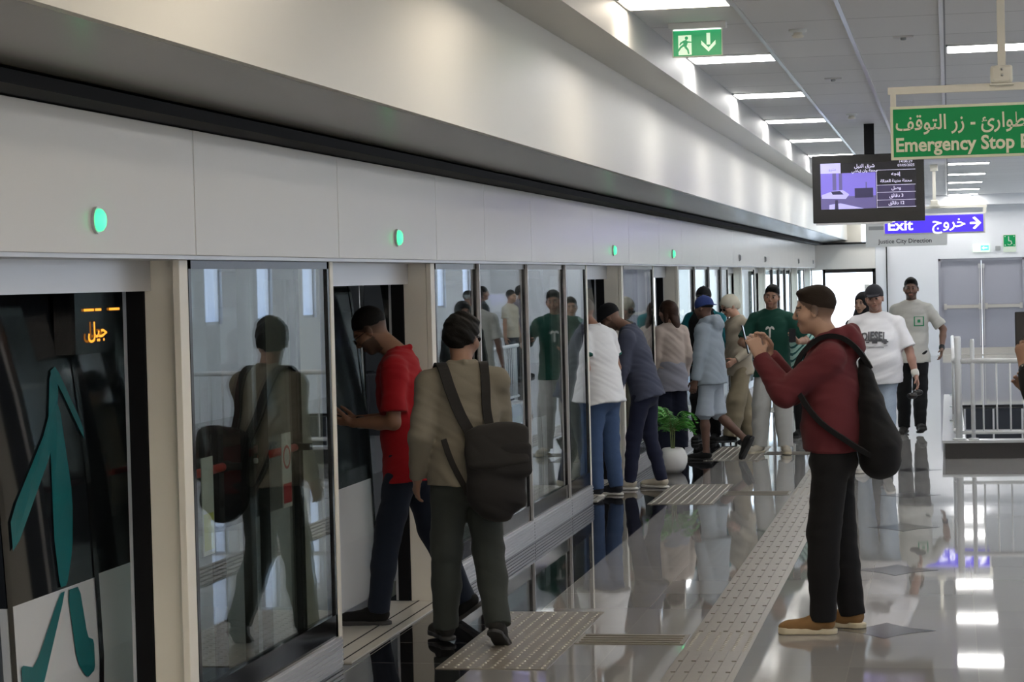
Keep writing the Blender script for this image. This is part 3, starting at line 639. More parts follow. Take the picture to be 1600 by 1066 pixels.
for k in range(12):
    a0, a1 = -2.6+k*.3, -2.6+(k+1)*.3
    s_.poly([(.13+r*math.cos(t), -.005, .20+r*math.sin(t)) for r, t in ((.05, a0), (.05, a1), (.038, a1), (.038, a0))], [(0, 1, 2, 3)], 'exit_dim_pale')
flat(s_, [(.115+.014*math.cos(k*PI/6), .325+.014*math.sin(k*PI/6)) for k in range(12)], 'exit_dim_pale', -.005)
for q in ([(.105, .305), (.125, .305), (.13, .24), (.11, .24)], [(.11, .25), (.17, .25), (.17, .235), (.11, .235)], [(.16, .25), (.175, .245), (.195, .18), (.18, .175)]): flat(s_, q, 'exit_dim_pale', -.005)
for x_, z_ in ((.03, .14), (.22, .14), (.03, .33), (.22, .33)): flat(s_, [(x_, z_), (x_+.022, z_), (x_+.022, z_+.022), (x_, z_+.022)], 'exit_dim_pale', -.005)
s_.build('pictogram', None, e)
# ================================================================ RAILING
def railing(name, org, length, rz, label, extra):
    e = empty(name, org, rz, label, 'railing')
    for xx, r_, h_ in extra: MB().tube([(xx, 0, 0), (xx, 0, h_-.02), (xx, 0, h_)], [r_, r_, r_*.8], n=16).lathe([(r_+.03, 0), (r_+.03, .012), (r_, .018)], (xx, 0, 0)).build('post', 'white_paint', e)
    MB().tube([(.02, 0, .78), (length, 0, .78)], .026, n=14).build('handrail', 'white_paint', e)
    MB().tube([(.02, 0, .07), (length, 0, .07)], .018, n=10).build('bottom_rail', 'white_paint', e)
    x = .24
    while x < length-.05:
        MB().tube([(x, 0, .07), (x, 0, .77)], .009, n=8).build('baluster', 'white_paint', e); x += .132
railing('railing', (.07, 22.38, .18), 3.1, 0, 'white metal railing on the kerb in front of the stair opening', [(0, .034, 1.03), (.14, .022, 1.0), (2.1, .022, .8)])
railing('side_railing', (.03, 22.55, .18), 8.0, PI/2, 'white metal side railing running away along the stair opening', [(2.6, .022, .8), (5.2, .022, .8), (7.8, .022, .8)])
# ================================================================ PLANT
px, py = -2.62, 20.95
e = empty('potted_palm', (px, py, 0), 0, 'small green palm in a round white pot standing by the screen doors', 'potted plant')
MB().lathe([(.055, 0), (.075, .0), (.115, .04), (.138, .10), (.140, .15), (.120, .205), (.095, .235), (.085, .238), (.08, .225)]).build('pot', 'pot_white', e)
MB().lathe([(.001, .221), (.081, .222)], n=20).build('soil', 'soil', e)
random.seed(11)
for k in range(3): MB().tube([(.01*k-.01, .01*(k-1), .2), (.02*(k-1), .015*(k-1), .42)], [.007, .005]).build('stalk', 'stem', e)
for k in range(24):
    a = k*2.4+random.uniform(-.3, .3); L = random.uniform(.18, .27); up = random.uniform(.1, .30); fr_ = MB()
    base = Vector((.01*math.cos(a), .01*math.sin(a), .36+.003*k)); pts = []
    for j in range(9):
        t = j/8; pts.append(base+Vector((math.cos(a)*L*t, math.sin(a)*L*t, up*math.sin(t*2.3)*.9-.10*t*t)))
    fr_.tube(pts, [.003*(1-j/10) for j in range(9)], 'stem', 5)
    side_ = Vector((-math.sin(a), math.cos(a), 0))
    for j in range(1, 8):
        for sgn in (-1, 1):
            for h in (0, .5):
                p = pts[j].lerp(pts[j+1], h); d = (side_*sgn*.85+Vector((math.cos(a), math.sin(a), 0))*.6+Vector((0, 0, -.25))).normalized(); ll = .10*(1-abs(j-4)/7); w_ = Vector((math.cos(a), math.sin(a), .3))*.012
                fr_.poly([p, p+d*ll*.4+w_, p+d*ll, p+d*ll*.4-w_, p+d*ll*.4+Vector((0, 0, .004))], [(0, 1, 4), (1, 2, 4), (2, 3, 4), (3, 0, 4)], 'leaf')
    fr_.build('frond', None, e)
# ================================================================ PEOPLE: smooth distance-field bodies and clothing
V3 = lambda *a: np.array(a, float)
def nrm(v): return v/(np.linalg.norm(v)+1e-9)
class Vol:
    def __init__(s, lo, hi, h):
        s.h = h; s.lo = np.array(lo, float); s.n = np.ceil((np.array(hi)-s.lo)/h).astype(int)+1
        s.f = np.full(s.n, 1.0, np.float32)
        s.ax = [(s.lo[i]+h*np.arange(s.n[i])).astype(np.float32) for i in range(3)]
    def blk(s, lo, hi):
        a = np.clip(np.floor((lo-s.lo)/s.h).astype(int), 0, s.n-1); b = np.clip(np.ceil((hi-s.lo)/s.h).astype(int)+1, 1, s.n)
        sl = tuple(slice(a[i], b[i]) for i in range(3))
        return sl, s.ax[0][a[0]:b[0], None, None], s.ax[1][None, a[1]:b[1], None], s.ax[2][None, None, a[2]:b[2]]
    def comb(s, sl, d, k, sub=False):
        f = s.f[sl]
        if sub: d = -d; 
        if k <= 0: r = np.maximum(f, d) if sub else np.minimum(f, d)
        else:
            h = np.maximum(k-np.abs(f-d), 0)/k
            r = np.maximum(f, d)+h*h*k*.25 if sub else np.minimum(f, d)-h*h*k*.25
        s.f[sl] = r
    def cone(s, a, b, ra, rb, k=.01, flat=False, sub=False):
        a, b = np.array(a, float), np.array(b, float); R = max(ra, rb)+k+3*s.h
        sl, X, Y, Z = s.blk(np.minimum(a, b)-R, np.maximum(a, b)+R); ab = b-a; L2 = float(ab@ab)+1e-12
        u = ((X-a[0])*ab[0]+(Y-a[1])*ab[1]+(Z-a[2])*ab[2])/L2; t = np.clip(u, 0, 1)
        d = np.sqrt((X-a[0]-t*ab[0])**2+(Y-a[1]-t*ab[1])**2+(Z-a[2]-t*ab[2])**2)-(ra+(rb-ra)*t)
        if flat: d = np.maximum(d, (u-1)*math.sqrt(L2))
        s.comb(sl, d, k, sub)
    def ell(s, c, r, R=None, k=.01, sub=False):
        c = np.array(c, float); r = np.array(r, float); R = np.eye(3) if R is None else R; m = r.max()+k+3*s.h
        sl, X, Y, Z = s.blk(c-m, c+m); q = [(X-c[0])*R[i, 0]+(Y-c[1])*R[i, 1]+(Z-c[2])*R[i, 2] for i in range(3)]
        k0 = np.sqrt(sum((q[i]/r[i])**2 for i in range(3))); k1 = np.sqrt(sum((q[i]/r[i]**2)**2 for i in range(3)))+1e-6
        s.comb(sl, k0*(k0-1)/k1, k, sub)
    def ecap(s, a, b, ea, eb, w, k=.01, flat=(0, 0), sub=False):
        """elliptic cone: ea/eb = (half width along w, half depth)"""
        a, b = np.array(a, float), np.array(b, float); R = max(*ea, *eb)+k+3*s.h
        sl, X, Y, Z = s.blk(np.minimum(a, b)-R, np.maximum(a, b)+R); ab = b-a; L = np.linalg.norm(ab)+1e-9; ax = ab/L
        w = nrm(np.array(w, float)-ax*(np.array(w, float)@ax)); v = np.cross(ax, w)
        q = (X-a[0], Y-a[1], Z-a[2]); dt = lambda n: q[0]*n[0]+q[1]*n[1]+q[2]*n[2]
        e = dt(ax); t = np.clip(e/L, 0, 1); ru = ea[0]+(eb[0]-ea[0])*t; rv = ea[1]+(eb[1]-ea[1])*t; er = e-t*L
        mn = np.minimum(ru, rv)
        g = np.sqrt((dt(w)/ru)**2+(dt(v)/rv)**2+(er/mn)**2); d = (g-1)*mn
        if flat[0]: d = np.maximum(d, -e)
        if flat[1]: d = np.maximum(d, e-L)
        s.comb(sl, d, k, sub)
    def loft(s, secs, w, k=.02, flat=(0, 0)):
        for i in range(len(secs)-1):
            (a, ra, rb), (b, sa, sb) = secs[i], secs[i+1]
            s.ecap(a, b, (ra, rb), (sa, sb), w, k if i else 0, (flat[0] if i == 0 else 0, flat[1] if i == len(secs)-2 else 0))
    def cut(s, p, n):
        X, Y, Z = s.ax[0][:, None, None], s.ax[1][None, :, None], s.ax[2][None, None, :]
        s.f = np.maximum(s.f, ((X-p[0])*n[0]+(Y-p[1])*n[1]+(Z-p[2])*n[2]).astype(np.float32))
    def wrinkle(s, amp, seed=0, fr=1.0):
        X, Y, Z = s.ax[0][:, None, None]*fr, s.ax[1][None, :, None]*fr, s.ax[2][None, None, :]*fr
        o = seed*1.7
        a = np.sin(38*Z+9*X+7*Y+2.2*np.sin(11*X+o)+1.8*np.sin(9*Z+o*2)); b = np.sin(24*X+31*Z-12*Y+2*np.sin(7*Z+3*o)+1.5*np.sin(13*Y))
        c = np.sin(55*Z-26*Y+16*X+2.5*np.sin(8*X+o)+o)
        s.f = s.f+(amp*(.55*a*np.abs(b)+.35*b+.25*c*a)).astype(np.float32)
    def mesh(s):
        f = s.f; ins = f < 0; n = s.n; V = np.zeros((0, 3)); cid = {}
        cx = n-1; acc = {}
        tot_idx = []; tot_pos = []; quads = []
        def lin(i, j, k): return (i*cx[1]+j)*cx[2]+k
        for ax in range(3):
            sa = [slice(None)]*3; sb = [slice(None)]*3; sa[ax] = slice(0, -1); sb[ax] = slice(1, None)
            cr_ = ins[tuple(sa)] != ins[tuple(sb)]; I = np.argwhere(cr_)
            o1, o2 = [(1, 2), (2, 0), (0, 1)][ax]
            ok = (I[:, o1] > 0) & (I[:, o2] > 0) & (I[:, o1] < n[o1]-1) & (I[:, o2] < n[o2]-1); I = I[ok]
            J = I.copy(); J[:, ax] += 1
            fa = f[I[:, 0], I[:, 1], I[:, 2]]; fb = f[J[:, 0], J[:, 1], J[:, 2]]; t = fa/(fa-fb)
            P = I.astype(float); P[:, ax] += t; C = []
            for d1, d2 in ((-1, -1), (0, -1), (0, 0), (-1, 0)):
                K = I.copy(); K[:, o1] += d1; K[:, o2] += d2; l = lin(K[:, 0], K[:, 1], K[:, 2]); C.append(l); tot_idx.append(l); tot_pos.append(P)
            q = np.stack(C, 1); q[fa >= 0] = q[fa >= 0][:, ::-1]; quads.append(q)
        idx = np.concatenate(tot_idx); pos = np.concatenate(tot_pos)
        u, inv = np.unique(idx, return_inverse=True); cnt = np.bincount(inv)
        V = np.stack([np.bincount(inv, pos[:, i])/cnt for i in range(3)], 1)*s.h+s.lo
        Q = np.concatenate(quads); F = np.searchsorted(u, Q)
        return V, F
def mk(name, V, F, m, parent, cols=None):
    me = bpy.data.meshes.new(name); me.vertices.add(len(V)); me.vertices.foreach_set('co', V.astype(np.float32).ravel())
    me.loops.add(F.size); me.loops.foreach_set('vertex_index', F.astype(np.int32).ravel())
    me.polygons.add(len(F)); me.polygons.foreach_set('loop_start', np.arange(0, F.size, 4, dtype=np.int32)); me.polygons.foreach_set('loop_total', np.full(len(F), 4, np.int32))
    me.update(calc_edges=True); me.polygons.foreach_set('use_smooth', np.ones(len(F), bool))
    me.materials.append(m if not isinstance(m, str) else MT[m])
    if cols is not None:
        a = me.color_attributes.new('Col', 'FLOAT_COLOR', 'POINT'); a.data.foreach_set('color', np.concatenate([cols, np.ones((len(V), 1))], 1).astype(np.float32).ravel())
    o = bpy.data.objects.new(name, me); COL.objects.link(o)
    if parent: o.parent = parent
    return o
CL = {}
def cloth(name, col, rough=.85, var=.10, bscale=260, bump=.25, sheen=.04):
    if name not in CL: CL[name] = mat('cloth_'+name, col, rough, spec=.25, bump=bump, bscale=bscale, var=var, bdist=.002, sheen=sheen)
    return CL[name]
mat('skin', (.4, .2, .1), .5, spec=.4, vcol=True)
mat('hair_black', (.008, .007, .006), .6, spec=.15, bump=.8, bscale=220, bdist=.004)
mat('hair_brown', (.045, .022, .014), .5, spec=.15, bump=.8, bscale=120, bdist=.006)
mat('hair_fade', (.022, .015, .011), .7, spec=.15, bump=.5, bscale=260, bdist=.003)
mat('hair_grey', (.22, .20, .18), .7, spec=.15, bump=.6, bscale=200, bdist=.003)
mat('sole_white', (.62, .60, .55), .5); mat('sole_dark', (.03, .03, .03), .6); mat('sole_cream', (.62, .55, .40), .5); mat('lens', (.01, .01, .012), .08)
mat('phone', (.015, .015, .018), .2); mat('phone_screen', (.5, .6, .7), .1, emit=(.55, .7, .9), es=.6)
def Rx(a): c, s = math.cos(a), math.sin(a); return np.array([[1, 0, 0], [0, c, -s], [0, s, c]])
def Ry(a): c, s = math.cos(a), math.sin(a); return np.array([[c, 0, s], [0, 1, 0], [-s, 0, c]])
def Rz(a): c, s = math.cos(a), math.sin(a); return np.array([[c, -s, 0], [s, c, 0], [0, 0, 1]])
rad = math.radians
def ik(a, b, l1, l2, hint):
    d = b-a; L = np.linalg.norm(d); L_ = min(L, (l1+l2)*.999); u = d/L; b2 = a+u*L_
    x = (l1*l1-l2*l2+L_*L_)/(2*L_); hgt = math.sqrt(max(l1*l1-x*x, 0)); h = np.array(hint, float); h = nrm(h-u*(h@u))
    return a+u*x+h*hgt, b2
def hand(vol, w, d, n, sd, S, curl=(.25, .35, .3), thumb=.35, fr=.0085, spread=1.0):
    d = nrm(d); n = nrm(n-d*(n@d)); l = np.cross(d, n)*sd
    p1 = w+d*.088*S; vol.ecap(w-d*.01, p1, (.028*S, .020*S), (.040*S, .0135*S), l, .012)
    for j, (off, ln) in enumerate(((.030, .070), (.010, .078), (-.011, .072), (-.030, .057))):
        p = w+d*(.086-.004*abs(j-1))*S+l*off*S; a = 0; r = fr*S*(1 if j < 3 else .9); dd = nrm(d+l*off*1.4*spread)
        for q, seg in enumerate((.45, .31, .24)):
            a += curl[q]; dr = dd*math.cos(a)+n*math.sin(a); p2 = p+dr*ln*seg*S; vol.cone(p, p2, r*(1-.06*q), r*(.95-.08*q), .0035 if q else .006); p = p2
    p = w+d*.022*S+l*.026*S; dr = nrm(d*.62+l*.72+n*thumb); p2 = p+dr*.040*S; vol.cone(p, p2, .015*S, .011*S, .012)
    dr = nrm(d*.85+l*.25+n*(thumb+.15)); p3 = p2+dr*.032*S; vol.cone(p2, p3, .0105*S, .0095*S, .004); dr = nrm(d*.95+n*(thumb+.3)); vol.cone(p3, p3+dr*.024*S, .0095*S, .0075*S, .003)
_shoe = {}
def shoe_geo(h, kind):
    k = (h, kind)
    if k in _shoe: return _shoe[k]
    v = Vol((-.08, -.13, -.02), (.08, .25, .17), h)
    v.cone((0, -.035, .058), (0, .03, .055), .040, .042, .01); v.cone((0, .02, .050), (0, .145, .034), .043, .036, .02); v.ell((0, .16, .035), (.042, .05, .030), k=.02)
    v.cone((0, -.03, .06), (0, -.022, .118 if kind != 'low' else .10), .038, .037, .02)
    v.cut((0, 0, .020), (0, 0, -1)); v.cut((0, 0, .112 if kind != 'low' else .095), (0, -.25, 1)); up = v.mesh()
    s = Vol((-.08, -.13, -.02), (.08, .25, .06), h); t = .030 if kind != 'low' else .024
    s.ecap((0, -.04, -.02), (0, -.04, .2), (.042, .045), (.042, .045), (1, 0, 0), 0); s.ecap((0, .155, -.02), (0, .155, .2), (.046, .055), (.046, .055), (1, 0, 0), 0)
    s.ecap((.004, .06, -.02), (.004, .06, .2), (.043, .12), (.043, .12), (1, 0, 0), .02)
    s.cut((0, 0, t), (0, -.03, 1)); s.cut((0, 0, 0.001), (0, 0, -1)); so = s.mesh(); _shoe[k] = (up, so); return _shoe[k]
def person(name, label, loc, th, h=1.75, res=.007, skin=(.36, .20, .13), lean=0, side=0, twist=0, hp=0, hy=0, hf=0, hroll=0,
           footR=(.10, 0, 0), footL=(-.10, 0, 0), frp=(0, 0), flp=(0, 0), pel=(0, 0, 0), armR=None, armL=None, handR=None, handL=None,
           elR=(.3, -1, 0), elL=(-.3, -1, 0), kR=(.1, 1, 0), kL=(-.1, 1, 0), gw=1.0, belly=0, hair='short', hairm='hair_black', beard=0, top='tee', topm=None, hem=.86,
           trim=None, bottom='trousers', botm=None, legw=1.0, shoem=None, solem='sole_white', shoek='low', wr=1.0, cat='person', shoes=True, sleeveR=None, sleeveL=None, group=None, curlR=None, curlL=None):
    root = empty(name, (*loc, 0), rad(th), label, cat, group); S = h/1.75; A = lambda p: np.array(p, float)*S
    Rt = Ry(rad(side))@Rx(-rad(lean)) @ Rz(rad(twist))
    P0 = A((pel[0], pel[1], .93+pel[2])); tp = lambda x, y, z: P0+Rt@(np.array([x, y, z-.93])*S)
    W_ = Rt@V3(1, 0, 0); FW = Rt@V3(0, 1, 0); UP = Rt@V3(0, 0, 1)
    shR, shL = tp(.172*gw, -.012, 1.395), tp(-.172*gw, -.012, 1.395); nb = tp(0, -.015, 1.46)
    Rh = Rz(rad(hy))@Rx(-rad(hp))@Ry(rad(hroll)); nt_ = tp(0, .018+hf, 1.535); hc = nt_+Rh@(V3(0, .012, .095)*S)
    HP = lambda x, y, z: hc+Rh@(np.array([x, y, z])*S)
    l1, l2 = .285*S, .255*S
    def arm(t, sh, el, sd):
        if t is None: t = (sd*(.255*gw+.01), .04, .83)
        w = A(t); e, w = ik(sh, w, l1, l2, el); return e, w
    eR, wR = arm(armR, shR, elR, 1); eL, wL = arm(armL, shL, elL, -1)
    hipR, hipL = P0+A((.088, 0, -.02)), P0+A((-.088, 0, -.02))
    def leg(ft, hp_, kh, pr):
        an = A(ft)+np.array([0, 0, 0.085*S]); kn, an = ik(hp_, an, .418*S, .41*S, kh); return kn, an
    knR, anR = leg(footR, hipR, kR, frp); knL, anL = leg(footL, hipL, kL, flp)
    pts = np.array([shR, shL, eR, wR, eL, wL, hc, hipR, hipL, knR, knL, anR, anL, A(footR), A(footL)]); lo = pts.min(0)-.27; hi = pts.max(0)+.27; lo[2] = max(lo[2], -.03)
    # ---- body (one continuous surface)
    v = Vol(lo, hi, res)
    v.ell(HP(0, -.014, .028), (.074*S, .094*S, .088*S), Rh.T, 0); v.ell(HP(0, .024, -.045), (.056*S, .062*S, .066*S), Rh.T, .03)
    v.ell(HP(0, .060, -.092), (.024*S, .020*S, .020*S), Rh.T, .025); v.cone(HP(-.03, .076, .022), HP(.03, .076, .022), .012*S, .012*S, .02)
    v.cone(HP(0, .088, .012), HP(0, .105, -.026), .0065*S, .0105*S, .012); v.ell(HP(0, .096, -.034), (.015*S, .011*S, .008*S), Rh.T, .008)
    for q in (-1, 1):
        v.ell(HP(q*.031, .096, .0), (.016*S, .012*S, .010*S), Rh.T, .012, sub=True); v.ell(HP(q*.031, .079, .0), (.013*S, .012*S, .011*S), Rh.T, .003)
        v.ell(HP(q*.078, -.008, -.006), (.010*S, .019*S, .031*S), Rh.T, .008); v.ell(HP(q*.048, .048, -.03), (.022*S, .03*S, .024*S), Rh.T, .03)
    v.cone(HP(-.019, .083, -.060), HP(.019, .083, -.060), .0075*S, .0075*S, .007); v.cone(HP(-.014, .082, -.069), HP(.014, .082, -.069), .008*S, .008*S, .006)
    v.cone(nb, HP(0, -.018, -.06), .060*S*gw**.5, .055*S, .03)
    tr = [(tp(0, 0, .90), .150*gw, .10*gw), (tp(0, 0, 1.03), .128*gw, .092*gw), (tp(0, 0, 1.25), .145*gw, .10*gw), (tp(0, -.005, 1.38), .15*gw, .088*gw), (tp(0, -.01, 1.45), .085, .06)]
    tr = [(a, b*S, c*S) for a, b, c in tr]; v.loft(tr, W_, .02)
    for sh, e, w, sd, hd_, cu in ((shR, eR, wR, 1, handR, curlR), (shL, eL, wL, -1, handL, curlL)):
        v.cone(tp(sd*.06, -.01, 1.43), sh, .045*S, .050*S, .03); v.cone(sh, e, .047*S*gw**.5, .037*S*gw**.5, .02); v.cone(e, e+(w-e)*.35, .037*S*gw**.5, .038*S*gw**.5, .02); v.cone(e+(w-e)*.35, w, .038*S*gw**.5, .025*S, .015)
        dd, nn = hd_ if hd_ else (nrm(w-e)+V3(0, .12, 0), V3(-sd, .25, 0)); hand(v, w, np.array(dd, float), np.array(nn, float), sd, S, cu or (.25, .4, .3), fr=.0085 if res < .006 else .0095)
    for hp_, kn, an, pr in ((hipR, knR, anR, frp), (hipL, knL, anL, flp)):
        v.cone(hp_, kn, .074*S*gw, .046*S, .03); m_ = kn+(an-kn)*.3; v.cone(kn, m_, .046*S, .050*S, .02); v.cone(m_, an, .053*S, .034*S, .02)
        v.cone(an, an+Rz(rad(pr[1]))@Rx(-rad(pr[0]))@V3(0, .10, -.045)*S, .034*S, .028*S, .02)
    V, F = v.mesh(); q = (V-hc)@Rh/S; sk = np.array(skin)
    c = np.tile(sk, (len(V), 1)); x, y, z = q[:, 0], q[:, 1], q[:, 2]; face = (y > .045) & (np.abs(x) < .08) & (np.abs(z) < .14)
    def paint(m_, col, a=1): c[m_] = c[m_]*(1-a)+np.array(col)*a
    paint(face & (np.abs(z+.064) < .0095) & (np.abs(x) < .026) & (y > .07), (.30, .10, .08), .55)
    paint(face & (np.abs(z+.0635) < .0028) & (np.abs(x) < .024) & (y > .07), (.07, .02, .02), .8)
    if beard: paint((((z < -.042+.35*(np.abs(x)-.05)) & (y > -.01)) | ((np.abs(z+.047) < .006) & (np.abs(x) < .03) & (y > .05))) & (np.linalg.norm(q, axis=1) < .17) & (z > -.125) & ~((np.abs(z+.064) < .009) & (np.abs(x) < .024)), (.02, .015, .012), beard)
    paint(face & (np.abs(z-.0235-.08*(.03-np.abs(x))) < .0055) & (np.abs(x) > .012) & (np.abs(x) < .048), (.02, .014, .01), .85)
    ey = face & (np.abs(np.abs(x)-.031) < .0135) & (np.abs(z) < .0065); paint(ey, (.35, .33, .31), .35); paint(ey & (np.abs(np.abs(x)-.031) < .006), (.01, .008, .007), 1); paint(face & (np.abs(np.abs(x)-.031) < .015) & (np.abs(z-.0075) < .003), (.02, .012, .01), .7)
    paint((np.abs(z+.040) < .003) & (np.abs(np.abs(x)-.008) < .004) & (y > .09), (.05, .02, .015), .7)
    if hair in ('fade', 'short', 'curly', 'thick'):
        hl = (z*.75-.66*(y-.078)-.045 > 0) & (z > -.07) & (np.linalg.norm(q, axis=1) < .16); hcol = {'hair_grey': (.2, .18, .16)}.get(hairm, (.02, .014, .011))
        a_ = np.clip((z+.07)/.10, 0, .85)[:, None]*hl[:, None]; c[:] = c*(1-a_)+np.array(hcol)*a_
    mk('body', V, F, 'skin', root, c)
    # ---- hair / headwear
    if hair:
        v = Vol(hc-.24*S, hc+.24*S, min(res, .006)) if hair != 'abaya' else None
        if hair in ('short', 'fade', 'curly', 'thick'):
            g_ = {'short': .008, 'fade': .006, 'curly': .018, 'thick': .020}[hair]
            if hair in ('short', 'fade'): v.ell(HP(0, -.020, .044), ((.0745+.3*g_)*S, (.093+.3*g_)*S, (.082+g_)*S), Rh.T, 0)
            else: v.ell(HP(0, -.018, .033), ((.074+g_)*S, (.094+g_)*S, (.088+g_*1.2)*S), Rh.T, 0)
            if hair in ('curly', 'thick'): v.ell(HP(0, .045, .088), (.062*S, .045*S, .035*S), Rh.T, .03)
            if hair == 'fade': v.ell(HP(0, .035, .092), (.056*S, .052*S, .026*S), Rh.T, .025)
            n_ = nrm(V3(0, .66, -.75)); v.cut(HP(0, .078, .060), Rh@n_)        # hairline
            v.cut(HP(0, 0, -.055 if hair != 'fade' else .0), Rh@V3(0, .0, -1))
            if hair in ('short', 'fade'): v.wrinkle(.0012, 3, 3)
            if hair in ('curly', 'thick'): v.wrinkle(.008, 3, 2.2)
            mk('hair', *v.mesh(), hairm, root)
        elif hair in ('cap', 'capback'):
            sg = 1 if hair == 'cap' else -1
            v.ell(HP(0, -.018, .030), (.081*S, .102*S, .090*S), Rh.T, 0); v.cut(HP(0, -.10, .0), Rh@nrm(V3(0, -.05, -1)) if 0 else Rh@nrm(V3(0, .22, -1))); v.cut(HP(0, 0, -.05), Rh@V3(0, 0, -1)); mk('hair', *v.mesh(), 'hair_black', root)
            v = Vol(hc-.26*S, hc+.26*S, min(res, .006)); v.ell(HP(0, -.014, .040), (.088*S, .110*S, .098*S), Rh.T, 0); v.cut(HP(0, .09*sg, .030), Rh@nrm(V3(0, .18*sg, -1)))
            v.ecap(HP(0, .07*sg, .040), HP(0, .155*sg, .022), (.072*S, .007*S), (.050*S, .005*S), Rh@V3(1, 0, 0), .006)
            v.ell(HP(0, -.014, .138), (.009*S,)*3, None, .004); mk('cap', *v.mesh(), hairm, root)
        elif hair == 'long':
            v = Vol(hc-.36*S, hc+.26*S, min(res, .007))
            v.ell(HP(0, -.02, .030), (.088*S, .108*S, .098*S), Rh.T, 0); v.ecap(HP(0, -.07, .02), HP(.01, -.10, -.25), (.085*S, .05*S), (.07*S, .03*S), Rh@V3(1, 0, 0), .04)
            v.cone(HP(.075, -.02, 0), HP(.08, .0, -.20), .03*S, .02*S, .03); v.cone(HP(-.075, -.02, 0), HP(-.08, .0, -.20), .03*S, .02*S, .03); v.ell(HP(0, .085, -.03), (.055*S, .06*S, .09*S), Rh.T, .02, sub=True); v.wrinkle(.004, 1, 1.5); mk('hair', *v.mesh(), hairm, root)
        elif hair in ('hijab', 'turban'):
            v = Vol(hc-.36*S, hc+.30*S, min(res, .007))
            v.ell(HP(0, -.025, .035), (.090*S, .118*S, .102*S), Rh.T, 0)
            if hair == 'hijab': v.ecap(HP(0, -.01, -.03), HP(0, -.015, -.22), (.085*S, .09*S), (.15*S, .12*S), Rh@V3(1, 0, 0), .04)
            else: v.ell(HP(0, -.10, -.03), (.05*S, .05*S, .06*S), Rh.T, .03)
            v.ell(HP(0, .10, -.025), (.058*S, .07*S, .082*S), Rh.T, .015, sub=True); v.wrinkle(.003, 2); mk('headscarf', *v.mesh(), hairm, root)
    # ---- top
    if topm is not None:
        v = Vol(lo, hi, res); e_ = .018 if top in ('tee', 'polo') else .024
        if top == 'hoodie': e_ = .038
        lo_ = max(0, min(1, (.92-hem)/.08)); hr = (.162+.020*lo_)*gw+e_+belly*.5; hb = (.115+.018*lo_)*gw+e_+belly*.5
        secs = [(tp(0, belly*.3, hem), hr*(1.0 if top != 'hoodie' else .95), hb), (tp(0, belly*.6, 1.04), .148*gw+e_*1.3+belly, .105*gw+e_*1.2+belly), (tp(0, belly*.3, 1.22), .155*gw+e_+belly*.6, .112*gw+e_+belly*.6), (tp(0, 0, 1.35), .168*gw+e_*.6, .108*gw+e_*.6), (tp(0, -.01, 1.43), .120*gw+.02, .070+.016), (tp(0, -.012, 1.485), .070, .066)]
        v.loft([(a, b*S, c_*S) for a, b, c_ in secs], W_, .03, (1, 1))
        for sh, e, w, sd, sl_ in ((shR, eR, wR, 1, sleeveR), (shL, eL, wL, -1, sleeveL)):
            t = sl_ if sl_ is not None else (.62 if top in ('tee', 'polo') else 2.0)
            r0_ = (.054+e_*.5)*S*gw**.6; v.cone(tp(sd*.07, -.012, 1.425), sh, .055*S, r0_, .04)
            if t <= 1: v.cone(sh, sh+(e-sh)*t, r0_, (.060+e_*.5)*S*gw**.6, .03, True)
            else:
                r1 = (.046+e_*.65)*S*gw**.6; v.cone(sh, e, r0_, r1, .03); f = t-1; v.cone(e, e+(w-e)*min(f, .97), r1, (.034+e_*.4)*S, .02, True)
                if top == 'hoodie': q0 = e+(w-e)*.84; v.cone(q0, e+(w-e)*.99, .042*S, .038*S, .004, True)
        if top == 'hoodie':
            ring = [(.085, .02, 1.475), (.10, -.05, 1.50), (.06, -.10, 1.515), (0, -.115, 1.52), (-.06, -.10, 1.515), (-.10, -.05, 1.50), (-.085, .02, 1.475), (-.04, .075, 1.44), (.04, .075, 1.44)]
            for a, b in zip(ring, ring[1:]+ring[:1]): v.cone(tp(*a), tp(*b), .036*S, .036*S, .02)
            v.ell(tp(0, -.125, 1.45), (.11*S, .055*S, .075*S), Rt.T, .03); v.ell(tp(0, .012, 1.53), (.062*S, .07*S, .06*S), Rt.T, .02, sub=True)
            b0 = tp(0, 0, hem+.055); v.ecap(tp(0, 0, hem-.01), b0, ((hr*.93)*S, hb*.94*S), (hr*.93*S, hb*.94*S), W_, .004, (1, 1))
        if top in ('polo', 'shirt'):
            for sd in (-1, 1): v.cone(tp(0, -.075, 1.50), tp(sd*.065, -.02, 1.50), .014*S, .014*S, .01); v.cone(tp(sd*.065, -.02, 1.50), tp(sd*.03, .062, 1.455), .014*S, .012*S, .01)
        v.wrinkle(.0065*wr*S, len(name)+h*10)
        o = mk({'tee': 't_shirt', 'polo': 'polo_shirt', 'shirt': 'shirt', 'hoodie': 'hoodie', 'long': 'long_top'}[top], *v.mesh(), topm, root); root['_top'] = 1
        if trim:
            for sh, e, sl_ in ((shR, eR, sleeveR), (shL, eL, sleeveL)):
                t = sl_ if sl_ is not None else .62
                if t <= 1:
                    vv = Vol(np.minimum(sh, e)-.12, np.maximum(sh, e)+.12, res); a = sh+(e-sh)*(t-.07); b = sh+(e-sh)*(t+.012); r_ = (.060+e_*.5)*S*gw**.6+.003; vv.ecap(a, b, (r_, r_), (r_, r_), np.cross(nrm(b-a), V3(0.3, .5, .8)), 0, (1, 1)); mk('sleeve_band', *vv.mesh(), trim, root)
